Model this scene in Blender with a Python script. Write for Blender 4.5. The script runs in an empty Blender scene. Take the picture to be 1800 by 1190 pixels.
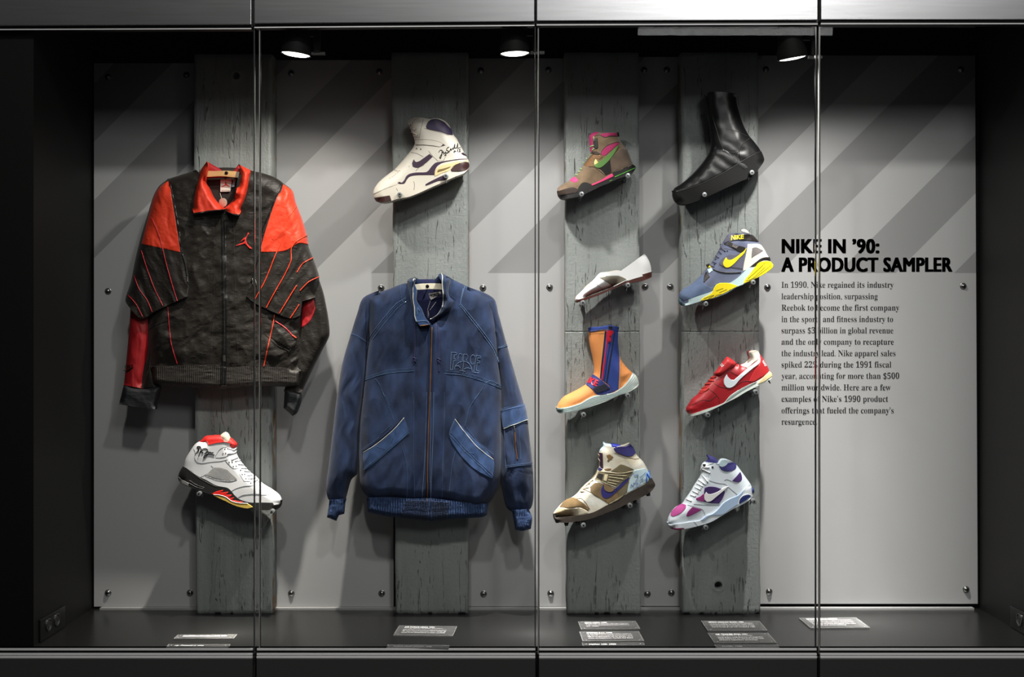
import bpy, math, random
import numpy as np
from mathutils import Vector, geometry

# ---------------------------------------------------------------- camera, world, light, exposure
F, CX, CY, CZ = 2097.0, 900.0, 595.0, 0.965      # focal length in pixels, principal point, eye height above the case floor
SC = bpy.context.scene
COL = SC.collection
cam_data = bpy.data.cameras.new('camera')
cam_data.sensor_width = 36.0
cam_data.lens = F / 1800.0 * 36.0
cam_data.clip_start = 0.05
cam = bpy.data.objects.new('camera', cam_data)
cam.location = (0, 0, CZ)
cam.rotation_euler = (math.pi / 2, 0, 0)
COL.objects.link(cam)
SC.camera = cam
world = bpy.data.worlds.new('hall_dusk')
SC.world = world
world.use_nodes = True
world.node_tree.nodes['Background'].inputs[0].default_value = (0.97, 0.98, 1.0, 1)
world.node_tree.nodes['Background'].inputs[1].default_value = 0.028
SC.view_settings.view_transform = 'Standard'
SC.view_settings.look = 'None'
SC.view_settings.gamma = 1.0
SC.view_settings.use_curve_mapping = False
SC.view_settings.exposure = 0.0
SC.cycles.use_denoising = True
SC.cycles.max_bounces = 8
SC.cycles.transparent_max_bounces = 16
SC.cycles.caustics_reflective = False
SC.cycles.caustics_refractive = False

# ceiling light of the hall, behind and above the visitor: it shows as the bright band on the steel header
hl = bpy.data.lights.new('hall_ceiling_light', 'AREA')
hl.shape = 'RECTANGLE'; hl.size = 1.5; hl.size_y = 1.0; hl.energy = 42; hl.color = (1, 1, 1)
hlo = bpy.data.objects.new('hall_ceiling_light', hl)
hlo.location = (1.72, -1.6, 3.78)
hlo.rotation_euler = (math.radians(72), 0, 0)
COL.objects.link(hlo)

# hall track lights on the ceiling in front of the case, behind the visitor; the steel header shades the top of the case from them
for _x, _p in ((0.8, 120), (2.2, 22), (-0.5, 115)):
    _l = bpy.data.lights.new('hall_track_light', 'SPOT')
    _l.energy = _p; _l.spot_size = math.radians(70); _l.spot_blend = .6; _l.shadow_soft_size = .10; _l.color = (1, .97, .93)
    _o = bpy.data.objects.new('hall_track_light', _l)
    _o.location = (_x, .9, 3.75)
    _o.rotation_euler = (Vector((_x, .9, 3.75)) - Vector((_x, 4.2, .9))).to_track_quat('Z', 'Y').to_euler()
    COL.objects.link(_o)

LAMP_POWER = 9.2
# ---------------------------------------------------------------- helpers
def hexc(h):
    h = h.lstrip('#')
    return tuple(((v / 12.92) if v <= .04045 else ((v + .055) / 1.055) ** 2.4) for v in (int(h[i:i + 2], 16) / 255 for i in (0, 2, 4)))

def world_pt(px, py, Y):
    return ((px - CX) * Y / F, Y, CZ - (py - CY) * Y / F)

def floor_pt(px, py):
    Y = CZ * F / (py - CY)
    return ((px - CX) * Y / F, Y, 0.0)

MATS = {}
def mat(name, col, rough=.6, metal=0., spec=.5, var=.0, vscale=30., bump=0., bscale=200., stretch=(1, 1, 1), kind='noise', coat=0., col2=None, sheen=0., aniso=0.):
    m = bpy.data.materials.new(name); m.use_nodes = True
    nt = m.node_tree; N = nt.nodes; L = nt.links
    b = N['Principled BSDF']
    c = hexc(col) if isinstance(col, str) else col
    b.inputs['Base Color'].default_value = (*c, 1)
    b.inputs['Roughness'].default_value = rough
    b.inputs['Metallic'].default_value = metal
    b.inputs['Specular IOR Level'].default_value = spec
    b.inputs['Coat Weight'].default_value = coat
    b.inputs['Coat Roughness'].default_value = .15
    b.inputs['Sheen Weight'].default_value = sheen
    b.inputs['Anisotropic'].default_value = aniso
    if var or bump or col2:
        tc = N.new('ShaderNodeTexCoord'); mp = N.new('ShaderNodeMapping')
        mp.inputs['Scale'].default_value = stretch
        L.new(tc.outputs['Object'], mp.inputs['Vector'])
    if var or col2:
        n = N.new('ShaderNodeTexNoise'); n.inputs['Scale'].default_value = vscale; n.inputs['Detail'].default_value = 4
        L.new(mp.outputs[0], n.inputs['Vector'])
        r = N.new('ShaderNodeValToRGB')
        c2 = hexc(col2) if col2 else tuple(min(1, x * (1 + var)) for x in c)
        c1 = c if col2 else tuple(x * (1 - var) for x in c)
        r.color_ramp.elements[0].position = .35; r.color_ramp.elements[1].position = .68
        r.color_ramp.elements[0].color = (*c1, 1); r.color_ramp.elements[1].color = (*c2, 1)
        L.new(n.outputs['Fac'], r.inputs['Fac']); L.new(r.outputs['Color'], b.inputs['Base Color'])
    if bump:
        if kind == 'noise':
            t = N.new('ShaderNodeTexNoise'); t.inputs['Scale'].default_value = bscale; t.inputs['Detail'].default_value = 5; out = t.outputs['Fac']
        elif kind == 'wrinkle':
            t = N.new('ShaderNodeTexNoise'); t.inputs['Scale'].default_value = bscale; t.inputs['Detail'].default_value = 4
            t.inputs['Distortion'].default_value = .6
            try:
                t.noise_type = 'RIDGED_MULTIFRACTAL'
            except Exception:
                pass
            out = t.outputs['Fac']
        elif kind == 'cells':
            t = N.new('ShaderNodeTexVoronoi'); t.inputs['Scale'].default_value = bscale; out = t.outputs['Distance']
        elif kind == 'ribs':
            t = N.new('ShaderNodeTexWave'); t.inputs['Scale'].default_value = bscale; t.inputs['Distortion'].default_value = 1.2; t.inputs['Detail'].default_value = 2
            t.bands_direction = 'X'; out = t.outputs['Fac']
        elif kind == 'stripes':
            t = N.new('ShaderNodeTexWave'); t.inputs['Scale'].default_value = bscale; t.bands_direction = 'DIAGONAL'; out = t.outputs['Fac']
        L.new(mp.outputs[0], t.inputs['Vector'])
        bp = N.new('ShaderNodeBump'); bp.inputs['Strength'].default_value = min(1, bump); bp.inputs['Distance'].default_value = .002 * max(1, bump)
        L.new(out, bp.inputs['Height']); L.new(bp.outputs[0], b.inputs['Normal'])
    MATS[name] = m
    return m

def link_mesh(name, me, m, parent=None, smooth=True, sharp=None):
    o = bpy.data.objects.new(name, me); COL.objects.link(o)
    if m is not None:
        me.materials.append(MATS[m] if isinstance(m, str) else m)
    if smooth:
        me.shade_smooth()
        if sharp: me.set_sharp_from_angle(angle=math.radians(sharp))
    if parent is not None: o.parent = parent
    return o

def raw_mesh(name, V, Fc, m, parent=None, smooth=True, sharp=None):
    off = np.array(parent.location) if parent is not None else np.zeros(3)
    if parent is not None and parent.parent is not None:
        off = off + np.array(parent.parent.location)
    me = bpy.data.meshes.new(name)
    me.from_pydata([tuple(v) for v in (np.asarray(V, float) - off)], [], [tuple(int(i) for i in f) for f in Fc])
    me.update()
    o = link_mesh(name, me, m, parent, smooth, sharp)
    return o

def thing(name, label, cat, loc, group=None):
    o = bpy.data.objects.new(name, None); COL.objects.link(o)
    o.location = loc; o.empty_display_size = .05
    o['label'] = label; o['category'] = cat
    if group: o['group'] = group
    return o

def tag(o, label, cat, group=None):
    o['label'] = label; o['category'] = cat
    if group: o['group'] = group
    return o

def struct(o):
    o['kind'] = 'structure'
    return o

class MB:
    """collects simple solids into one mesh"""
    def __init__(s): s.V = []; s.F = []
    def add(s, V, Fc):
        n = len(s.V); s.V += [tuple(v) for v in V]; s.F += [tuple(i + n for i in f) for f in Fc]; return s
    def box(s, x0, x1, y0, y1, z0, z1):
        return s.add([(x0, y0, z0), (x1, y0, z0), (x1, y1, z0), (x0, y1, z0), (x0, y0, z1), (x1, y0, z1), (x1, y1, z1), (x0, y1, z1)],
                     [(0, 3, 2, 1), (4, 5, 6, 7), (0, 1, 5, 4), (1, 2, 6, 5), (2, 3, 7, 6), (3, 0, 4, 7)])
    def prism(s, pts_front, y0, y1):
        """quad outline given as (x,z), extruded in depth"""
        n = len(pts_front)
        V = [(x, y0, z) for x, z in pts_front] + [(x, y1, z) for x, z in pts_front]
        Fc = [tuple(range(n)), tuple(range(2 * n - 1, n - 1, -1))] + [(i, i + n, (i + 1) % n + n, (i + 1) % n) for i in range(n)]
        return s.add(V, Fc)
    def lathe(s, prof, org, axis, n=20):
        """prof: list of (r, t) along the axis from org"""
        a = Vector(axis).normalized(); u = a.orthogonal().normalized(); w = a.cross(u)
        V = []; Fc = []
        for r, t in prof:
            for k in range(n):
                th = 2 * math.pi * k / n
                V.append(tuple(Vector(org) + a * t + (u * math.cos(th) + w * math.sin(th)) * r))
        for i in range(len(prof) - 1):
            for k in range(n):
                k2 = (k + 1) % n
                Fc.append((i * n + k, i * n + k2, (i + 1) * n + k2, (i + 1) * n + k))
        Fc.append(tuple(range(n))[::-1]); Fc.append(tuple((len(prof) - 1) * n + k for k in range(n)))
        return s.add(V, Fc)
    def build(s, name, m, parent=None, smooth=False, sharp=40, bevel=0):
        o = raw_mesh(name, s.V, s.F, m, parent, smooth, sharp)
        if bevel:
            md = o.modifiers.new('edge', 'BEVEL'); md.width = bevel; md.segments = 2; md.limit_method = 'ANGLE'
        return o

# ---- 2-D tools, all in photograph pixels
def pts(s, fr):
    ox, oy, k = fr
    a = np.array([[float(t) for t in q.split(',')] for q in s.split()])
    return a * k + np.array([ox, oy])

def spline(P, closed=True, step=1.3, corner=52):
    P = np.asarray(P, float); n = len(P); out = []
    def turn(i):
        if not closed and (i == 0 or i == n - 1): return 180
        a = P[i] - P[i - 1]; b = P[(i + 1) % n] - P[i]
        c = np.dot(a, b) / (np.linalg.norm(a) * np.linalg.norm(b) + 1e-9)
        return math.degrees(math.acos(max(-1, min(1, c))))
    T = []
    for i in range(n):
        if turn(i) > corner: T.append(None)
        else:
            a, b = P[i - 1], P[(i + 1) % n]
            T.append((b - a) / (np.linalg.norm(b - a) + 1e-9))
    for i in range(n if closed else n - 1):
        p0, p1 = P[i], P[(i + 1) % n]; d = np.linalg.norm(p1 - p0)
        if d < 1e-6: continue
        k = max(1, int(math.ceil(d / step)))
        t0 = T[i] if T[i] is not None else (p1 - p0) / d
        t1 = T[(i + 1) % n] if T[(i + 1) % n] is not None else (p1 - p0) / d
        for j in range(k):
            u = j / k; u2 = u * u; u3 = u2 * u
            out.append((2 * u3 - 3 * u2 + 1) * p0 + (u3 - 2 * u2 + u) * d * .9 * t0 + (-2 * u3 + 3 * u2) * p1 + (u3 - u2) * d * .9 * t1)
    if not closed: out.append(P[-1])
    return np.array(out)

def inside(Q, P):
    x, y = Q[:, 0], Q[:, 1]; r = np.zeros(len(Q), bool)
    x0, y0 = P[:, 0], P[:, 1]; x1, y1 = np.roll(x0, -1), np.roll(y0, -1)
    for a, b, c, d in zip(x0, y0, x1, y1):
        if b == d: continue
        hit = ((b > y) != (d > y)) & (x < (c - a) * (y - b) / (d - b) + a)
        r ^= hit
    return r

def seg_dist(Q, A, B):
    best = np.full(len(Q), 1e9); who = np.zeros(len(Q), int)
    for i, (a, b) in enumerate(zip(A, B)):
        ab = b - a; L = ab @ ab + 1e-12
        t = np.clip(((Q - a) @ ab) / L, 0, 1)
        d = np.hypot(Q[:, 0] - a[0] - t * ab[0], Q[:, 1] - a[1] - t * ab[1])
        m = d < best; best[m] = d[m]; who[m] = i
    return best, who

def hexgrid(P, step):
    lo, hi = P.min(0), P.max(0); r = []
    y = lo[1]; k = 0
    while y < hi[1]:
        xs = np.arange(lo[0] + (step / 2 if k % 2 else 0), hi[0], step)
        r.append(np.stack([xs, np.full(len(xs), y)], 1)); y += step * .866; k += 1
    return np.concatenate(r)

def fill(P, step, rings=(), clip=None):
    """triangulate closed outline P; returns verts, tris, index of boundary verts in order (or None when clipped)"""
    A, B = P, np.roll(P, -1, 0)
    G = hexgrid(P, step); G = G[inside(G, P)]
    if len(G):
        d, _ = seg_dist(G, A, B); G = G[d > max([.55 * step] + [r * 1.4 for r in rings])]
    extra = [G]
    if rings:
        t = np.roll(P, -1, 0) - np.roll(P, 1, 0); t /= (np.linalg.norm(t, axis=1)[:, None] + 1e-9)
        nrm = np.stack([-t[:, 1], t[:, 0]], 1)
        for r in rings:
            for sgn in (1, -1):
                R = P + nrm * r * sgn; R = R[inside(R, P)]
                if len(R):
                    d, _ = seg_dist(R, A, B); extra.append(R[d > r * .85])
    n = len(P); V = [P] + extra
    E = [(i, (i + 1) % n) for i in range(n)]
    if clip is not None:
        m0 = sum(len(v) for v in V); V.append(clip); E += [(m0 + i, m0 + (i + 1) % len(clip)) for i in range(len(clip))]
    V = np.concatenate(V)
    ov, oe, of, vo, eo, fo = geometry.delaunay_2d_cdt([Vector(v) for v in V], E, [], 0, 1e-4)
    ov = np.array([[v[0], v[1]] for v in ov]); tri = np.array([f for f in of if len(f) == 3])
    c = ov[tri].mean(1); ok = inside(c, P)
    if clip is not None: ok &= inside(c, clip)
    tri = tri[ok]
    a, b, cc = ov[tri[:, 0]], ov[tri[:, 1]], ov[tri[:, 2]]
    ar = (b[:, 0] - a[:, 0]) * (cc[:, 1] - a[:, 1]) - (b[:, 1] - a[:, 1]) * (cc[:, 0] - a[:, 0])
    tri = tri[np.abs(ar) > 1e-7]; ar = ar[np.abs(ar) > 1e-7]
    tri[ar > 0] = tri[ar > 0][:, ::-1]          # pixel y points down: this order faces the viewer
    used = np.unique(tri); mp = -np.ones(len(ov), int); mp[used] = np.arange(len(used))
    return ov[used], mp[tri]

def boundary_edges(tri):
    cnt = {}
    for f in tri:
        for i in range(3):
            a, b = int(f[i]), int(f[(i + 1) % 3])
            cnt[(a, b)] = 1
    return [(a, b) for (a, b) in cnt if (b, a) not in cnt]

_rng = np.random.RandomState(7)
_lat = _rng.rand(256, 256)
def vnoise(x, y):
    xi, yi = np.floor(x).astype(int), np.floor(y).astype(int); fx, fy = x - xi, y - yi
    fx = fx * fx * (3 - 2 * fx); fy = fy * fy * (3 - 2 * fy)
    g = lambda i, j: _lat[i % 256, j % 256]
    return (g(xi, yi) * (1 - fx) + g(xi + 1, yi) * fx) * (1 - fy) + (g(xi, yi + 1) * (1 - fx) + g(xi + 1, yi + 1) * fx) * fy
def fbm(x, y, o=3):
    s = 0; a = .5
    for k in range(o):
        s = s + a * (vnoise(x + 17 * k, y + 31 * k) * 2 - 1); x = x * 2.03; y = y * 2.03; a *= .5
    return s

class Body:
    """A solid with the outline seen in the photograph and a rounded, measured thickness about the plane Y = yc."""
    def __init__(s, outline, yc, W, R, flat=(), wpts=None, relief=None, step=1.3, p=2.0, back=1.0, smooth=2, hidden=None):
        s.P = outline; s.yc = yc; s.W = W; s.R = R; s.wpts = wpts; s.relief = relief; s.step = step; s.p = p; s.back = back
        A, B = s.P, np.roll(s.P, -1, 0); mid = (A + B) / 2
        fl = np.zeros(len(A), bool)
        if isinstance(flat, str):                 # a sole: only the toe and heel ends are rounded in plan
            q = s.P - s.P.mean(0); ax = np.linalg.svd(q, full_matrices=False)[2][0]
            tg = np.roll(B - A, 2, 0) + np.roll(B - A, 1, 0) + (B - A) + np.roll(B - A, -1, 0) + np.roll(B - A, -2, 0)
            fl = np.abs(tg @ ax) / (np.linalg.norm(tg, axis=1) + 1e-9) > .72
            fl |= np.abs((mid - s.P.mean(0)) @ ax) < .7 * np.abs(q @ ax).max()
        else:
            for z in flat:
                k = inside(mid, z)
                if hidden is not None and z is hidden:      # the seam inside the sole: flat along the shoe, rounded at its two ends
                    q = z - z.mean(0); ax = np.linalg.svd(q, full_matrices=False)[2][0]; tg = np.roll(B - A, 1, 0) + (B - A) + np.roll(B - A, -1, 0)
                    k &= np.abs(tg @ ax) / (np.linalg.norm(tg, axis=1) + 1e-9) > .72
                fl |= k
        s.flat = fl
        lo, hi = s.P.min(0) - 6, s.P.max(0) + 6
        s.o = lo; nx, ny = int(hi[0] - lo[0]) + 2, int(hi[1] - lo[1]) + 2
        X, Yg = np.meshgrid(lo[0] + np.arange(nx), lo[1] + np.arange(ny))
        Q = np.stack([X.ravel(), Yg.ravel()], 1)
        ins = inside(Q, s.P); dall, who = seg_dist(Q, A, B)
        if fl.all(): d = np.full(len(Q), 1e3)
        elif fl.any(): d, _ = seg_dist(Q, A[~fl], B[~fl])
        else: d = dall
        s.dm = np.where(ins, dall, -dall).reshape(ny, nx)
        d = np.where(ins | fl[who], d, -d).reshape(ny, nx)
        d = np.clip(d, -8, R * 1.6)
        for _ in range(smooth):
            p_ = np.pad(d, 2, mode='edge')
            d = sum(w * p_[2 + k:2 + k + ny, 2:2 + nx] for k, w in ((-2, .06), (-1, .24), (0, .4), (1, .24), (2, .06)))
            p_ = np.pad(d, 2, mode='edge')
            d = sum(w * p_[2:2 + ny, 2 + k:2 + k + nx] for k, w in ((-2, .06), (-1, .24), (0, .4), (1, .24), (2, .06)))
        s.d = d
    def dist(s, Q, D=None):
        x = np.clip(Q[:, 0] - s.o[0], 0, s.d.shape[1] - 1.001); y = np.clip(Q[:, 1] - s.o[1], 0, s.d.shape[0] - 1.001)
        i, j = x.astype(int), y.astype(int); u, v = x - i, y - j; D = s.d if D is None else D
        return (D[j, i] * (1 - u) + D[j, i + 1] * u) * (1 - v) + (D[j + 1, i] * (1 - u) + D[j + 1, i + 1] * u) * v
    def width(s, Q):
        if s.wpts is None: return np.full(len(Q), s.W)
        num = 0; den = 0
        for x, y, w in s.wpts:
            k = 1 / ((Q[:, 0] - x) ** 2 + (Q[:, 1] - y) ** 2 + 30); num = num + k * w; den = den + k
        return num / den
    def h(s, Q):
        t = np.clip(s.dist(Q) / s.R, 0, 1)
        f = (1 - (1 - t) ** s.p) ** (1 / s.p)
        h = s.width(Q) * f
        if s.relief is not None: h = h + s.relief(Q) * np.clip(t * 2.5, 0, 1)
        return h
    def build(s, name, m, parent, rings=(.35, 1.0), sharp=45):
        P = s.P
        V, T = fill(P, s.step, rings)
        h = s.h(V); y = s.yc - h
        front = np.stack([(V[:, 0] - CX) * y / F, y, CZ - (V[:, 1] - CY) * y / F], 1)
        be = boundary_edges(T); bset = {a for a, b in be}
        yb = s.yc + np.clip(h, 0, None) * s.back
        k0 = s.yc / F
        bk = np.stack([(V[:, 0] - CX) * k0, yb, CZ - (V[:, 1] - CY) * k0], 1)
        n = len(V); idx = np.arange(n) + n
        for i in bset:
            if h[i] < .0006: idx[i] = i
        allV = np.concatenate([front, bk]); Fc = [tuple(f) for f in T] + [tuple(idx[list(f)][::-1]) for f in T]
        for a, b in be:
            q = [b, a, idx[a], idx[b]]; q2 = []
            for v in q:
                if v not in q2: q2.append(v)
            if len(q2) >= 3: Fc.append(tuple(q2))
        used = sorted({int(i) for f in Fc for i in f}); mp = {u: i for i, u in enumerate(used)}
        return raw_mesh(name, allV[used], [tuple(mp[int(i)] for i in f) for f in Fc], m, parent, True, sharp)

def surf(bodies, Q, lift):
    """points of the front surface of the bodies, pushed out along the normal by lift"""
    def H(q):
        if len(bodies) == 1: return bodies[0].h(q) - bodies[0].yc
        return np.max([np.where(b.dist(q, b.dm) > -.05, b.h(q), 0.0) - b.yc for b in bodies], 0)   # = -(y of the front surface)
    h = H(Q); y = -h
    e = .6; k = y / F
    gx = (H(Q + [e, 0]) - H(Q - [e, 0])) / (2 * e * k); gz = -(H(Q + [0, e]) - H(Q - [0, e])) / (2 * e * k)
    gx = np.clip(gx, -3, 3); gz = np.clip(gz, -3, 3)
    N = np.stack([-gx, -np.ones_like(gx), -gz], 1); N /= np.linalg.norm(N, axis=1)[:, None]
    Pw = np.stack([(Q[:, 0] - CX) * y / F, y, CZ - (Q[:, 1] - CY) * y / F], 1)
    return Pw + N * np.asarray(lift).reshape(-1, 1), N

def patch(name, m, parent, bodies, poly, lift=.001, step=1.4, edge=.7, clip=None, label=None):
    bodies = bodies if isinstance(bodies, (list, tuple)) else [bodies]
    if clip is None and len(bodies) == 1: clip = bodies[0].P
    if clip is poly: clip = None
    V, T = fill(poly, step, (edge,), clip)
    if len(T) == 0: return None
    A, B = poly, np.roll(poly, -1, 0)
    d, _ = seg_dist(V, A, B)
    lf = np.where(d < edge * .5, -.0008, lift)
    if clip is not None:
        d2, _ = seg_dist(V, clip, np.roll(clip, -1, 0)); lf = np.where((d2 < .25) & (d < edge * .5), lift * .6, lf)
    Pw, _ = surf(bodies, V, lf)
    o = raw_mesh(name, Pw, T, m, parent, True, 60)
    if label: o['label'] = label
    return o

def stroke(name, m, parent, bodies, lines, w=.8, lift=.0006, dash=None, step=1.2, n=5, corner=52):
    """raised cords that follow the surface; w = width in pixels"""
    bodies = bodies if isinstance(bodies, (list, tuple)) else [bodies]
    V = []; Fc = []
    for P in lines:
        P = spline(P, False, step, corner)
        runs = [P]
        if dash:
            on, off = dash; L = np.concatenate([[0], np.cumsum(np.linalg.norm(np.diff(P, axis=0), axis=1))])
            runs = []; t = 0
            while t < L[-1]:
                u = np.linspace(t, min(t + on, L[-1]), 3)
                runs.append(np.stack([np.interp(u, L, P[:, 0]), np.interp(u, L, P[:, 1])], 1)); t += on + off
        for R in runs:
            if len(R) < 2: continue
            C, N = surf(bodies, R, np.full(len(R), lift))
            r = w * .5 * 4.1 / F
            Tn = np.gradient(C, axis=0); Tn /= np.linalg.norm(Tn, axis=1)[:, None] + 1e-12
            S = np.cross(Tn, N); S /= np.linalg.norm(S, axis=1)[:, None] + 1e-12
            k0 = len(V)
            for i in range(len(R)):
                for k in range(n):
                    a = 2 * math.pi * k / n
                    V.append(C[i] + (S[i] * math.cos(a) + N[i] * math.sin(a) * .8) * r)
            for i in range(len(R) - 1):
                for k in range(n):
                    k2 = (k + 1) % n
                    Fc.append((k0 + i * n + k, k0 + i * n + k2, k0 + (i + 1) * n + k2, k0 + (i + 1) * n + k))
            Fc.append(tuple(k0 + k for k in range(n))[::-1]); Fc.append(tuple(k0 + (len(R) - 1) * n + k for k in range(n)))
    if not V: return None
    return raw_mesh(name, V, Fc, m, parent, True)

def dots(name, m, parent, bodies, centres, r=.9, lift=.0008):
    V = []; Fc = []
    bodies = bodies if isinstance(bodies, (list, tuple)) else [bodies]
    for c in centres:
        a = np.arange(8) * math.pi / 4
        Q = np.concatenate([[c], c + r * np.stack([np.cos(a), np.sin(a)], 1)])
        Pw, _ = surf(bodies, Q, np.array([lift] + [lift * .9] * 8)); k = len(V); V += list(Pw)
        Fc += [(k, k + 1 + (i + 1) % 8, k + 1 + i)[::-1] for i in range(8)]
    return raw_mesh(name, V, Fc, m, parent, True)

# ---- lettering
def serif(s):
    o = ''
    for c in s:
        if 'A' <= c <= 'Z': o += chr(0x1D400 + ord(c) - 65)
        elif 'a' <= c <= 'z': o += chr(0x1D41A + ord(c) - 97)
        elif '0' <= c <= '9': o += chr(0x1D7CE + ord(c) - 48)
        else: o += c
    return o

def text2d(s, offset=0., res=3, spacing=1.0):
    """2-D outline mesh of a line of lettering, cap height 1; returns verts, faces"""
    c = bpy.data.curves.new('lettering', 'FONT'); c.body = s; c.size = 1.0; c.offset = offset; c.resolution_u = res; c.space_character = spacing
    o = bpy.data.objects.new('lettering', c); COL.objects.link(o)
    me = bpy.data.meshes.new_from_object(o.evaluated_get(bpy.context.evaluated_depsgraph_get()))
    V = np.array([v.co[:2] for v in me.vertices]).reshape(-1, 2); Fc = [tuple(p.vertices) for p in me.polygons]
    bpy.data.objects.remove(o); bpy.data.curves.remove(c); bpy.data.meshes.remove(me)
    return V, Fc

def fit_text(s, x0, x1, base, cap, offset=0., capratio=.72, spacing=1.0):
    """lettering laid between x0 and x1 (pixels), baseline at pixel row base, capitals cap pixels high"""
    V, Fc = text2d(s, offset, spacing=spacing)
    lo, hi = V[:, 0].min(), V[:, 0].max()
    k = (x1 - x0) / (hi - lo)
    return np.stack([x0 + (V[:, 0] - lo) * k, base - V[:, 1] * cap / capratio], 1), Fc

def heavy_text(s, x0, x1, base, cap, capratio=.74, grow=1.6):
    """extra-bold lettering: the line laid down several times, each a little to the side"""
    V = []; Fc = []
    for dx in np.linspace(-grow, grow, 7):
        for dy in (-.7, 0, .7):
            v, f = fit_text(s, x0 + grow, x1 - grow, base + dy - .7, cap - 1.4, 0., capratio, 1.07)
            Fc += [tuple(i + sum(len(q) for q in V) for i in t) for t in f]; V.append(v + [dx, 0])
    return np.concatenate(V), Fc

def surf_text(name, m, parent, bodies, s, org, w, cap, ang=0, lift=.0012, offset=.02, shear=0):
    V, Fc = text2d(s, offset)
    V = V - [V[:, 0].min(), 0]; V[:, 0] *= w / V[:, 0].max(); V[:, 1] *= cap / .72
    V[:, 0] += V[:, 1] * shear
    a = math.radians(ang); ca, sa = math.cos(a), math.sin(a)
    Q = np.stack([org[0] + V[:, 0] * ca + V[:, 1] * sa, org[1] + V[:, 0] * sa - V[:, 1] * ca], 1)
    Pw, _ = surf(bodies if isinstance(bodies, list) else [bodies], Q, np.full(len(Q), lift))
    return raw_mesh(name, Pw, Fc, m, parent, False)
# ---------------------------------------------------------------- materials of the case
mat('black_paint', '#0f0f0f', .55, spec=.3)
mat('black_back', '#0d0d0d', .8, spec=.2)
mat('floor_acrylic', '#171717', .28, spec=.5, bump=.02, bscale=900)
mat('base_gloss', '#404040', .3, spec=.5)
mat('steel', '#a8a8a8', .27, metal=1., aniso=.75, var=.06, vscale=14, stretch=(.4, 1, 9))
mat('rail_alu', '#f0f0f0', .35, spec=.6)
mat('rail_dark', '#101010', .4)
mat('chrome', '#d8d8d8', .12, metal=1.)
mat('screw_steel', '#8d8d8d', .25, metal=1.)
mat('alu_strip', '#c8c8c8', .45, metal=.6)
mat('print_black', '#181818', .6)
mat('print_white', '#f0f0f0', .6)
mat('lamp_black', '#080808', .7, spec=.2)
mat('bracket_grey', '#2e2e2e', .4, metal=.5)
mat('outlet_black', '#0f0f0f', .3)
mat('socket_rim', '#5a5a5a', .25, metal=.7)
mat('edge_glass', '#3a3d3c', .12, spec=.9)
mat('edge_glint_grey', '#a3a29c', .25, spec=.8)  # pale grey carries the lamp's highlight on the glass edges

def mat_glass(name, tint, ior, gloss_rough=0.0, haze=0.0):
    m = bpy.data.materials.new(name); m.use_nodes = True; nt = m.node_tree; N = nt.nodes; L = nt.links
    N.clear(); out = N.new('ShaderNodeOutputMaterial'); tr = N.new('ShaderNodeBsdfTransparent'); gl = N.new('ShaderNodeBsdfGlossy'); mx = N.new('ShaderNodeMixShader'); fr = N.new('ShaderNodeFresnel')
    tr.inputs[0].default_value = (*tint, 1); gl.inputs['Roughness'].default_value = gloss_rough; fr.inputs['IOR'].default_value = ior
    L.new(fr.outputs[0], mx.inputs[0]); L.new(tr.outputs[0], mx.inputs[1]); L.new(gl.outputs[0], mx.inputs[2])
    last = mx
    if haze:
        df = N.new('ShaderNodeBsdfDiffuse'); df.inputs[0].default_value = (.6, .6, .6, 1); m2 = N.new('ShaderNodeMixShader'); m2.inputs[0].default_value = haze
        L.new(mx.outputs[0], m2.inputs[1]); L.new(df.outputs[0], m2.inputs[2]); last = m2
    L.new(last.outputs[0], out.inputs[0]); MATS[name] = m
mat_glass('pane_glass', (.985, .99, .985), 1.2)
mat_glass('card_acrylic', (.95, .95, .95), 1.07, .05, .04)
mat('card_edge', '#8a8a8a', .5)

def mat_emit(name, col, strength):
    m = bpy.data.materials.new(name); m.use_nodes = True; b = m.node_tree.nodes['Principled BSDF']
    b.inputs['Base Color'].default_value = (0, 0, 0, 1); b.inputs['Emission Color'].default_value = (*col, 1); b.inputs['Emission Strength'].default_value = strength; MATS[name] = m
mat_emit('lamp_glow', (1, .97, .92), 6)

# the printed display panels: light grey with a band of diagonal darker stripes across the upper half
def mat_panel():
    m = bpy.data.materials.new('panel_print'); m.use_nodes = True; nt = m.node_tree; N = nt.nodes; L = nt.links; b = N['Principled BSDF']
    b.inputs['Roughness'].default_value = .42; b.inputs['Specular IOR Level'].default_value = .35
    g = N.new('ShaderNodeNewGeometry'); sp = N.new('ShaderNodeSeparateXYZ'); L.new(g.outputs['Position'], sp.inputs[0])
    def mth(op, a, b_=None, c=None):
        n = N.new('ShaderNodeMath'); n.operation = op
        for i, v in enumerate((a, b_, c)):
            if v is None: continue
            if isinstance(v, (int, float)): n.inputs[i].default_value = v
            else: L.new(v, n.inputs[i])
        return n.outputs[0]
    YP = 4.26; k = YP / F
    # diagonal coordinate: x - z, one stripe pair every 205 px
    t = mth('SUBTRACT', sp.outputs[0], sp.outputs[2])
    c0 = (517 - CX - CY) * k - CZ
    t = mth('DIVIDE', mth('SUBTRACT', t, c0), 205 * k)
    fr = mth('FRACT', mth('ADD', t, 20.0))
    dark = mth('LESS_THAN', fr, .5)
    up = mth('GREATER_THAN', sp.outputs[2], CZ - (480 - CY) * k)
    f = mth('MULTIPLY', dark, up)
    mx = N.new('ShaderNodeMix'); mx.data_type = 'RGBA'
    mx.inputs[6].default_value = (.46, .46, .465, 1); mx.inputs[7].default_value = (.30, .30, .304, 1)
    L.new(f, mx.inputs[0]); L.new(mx.outputs[2], b.inputs['Base Color'])
    MATS['panel_print'] = m
mat_panel()

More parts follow.
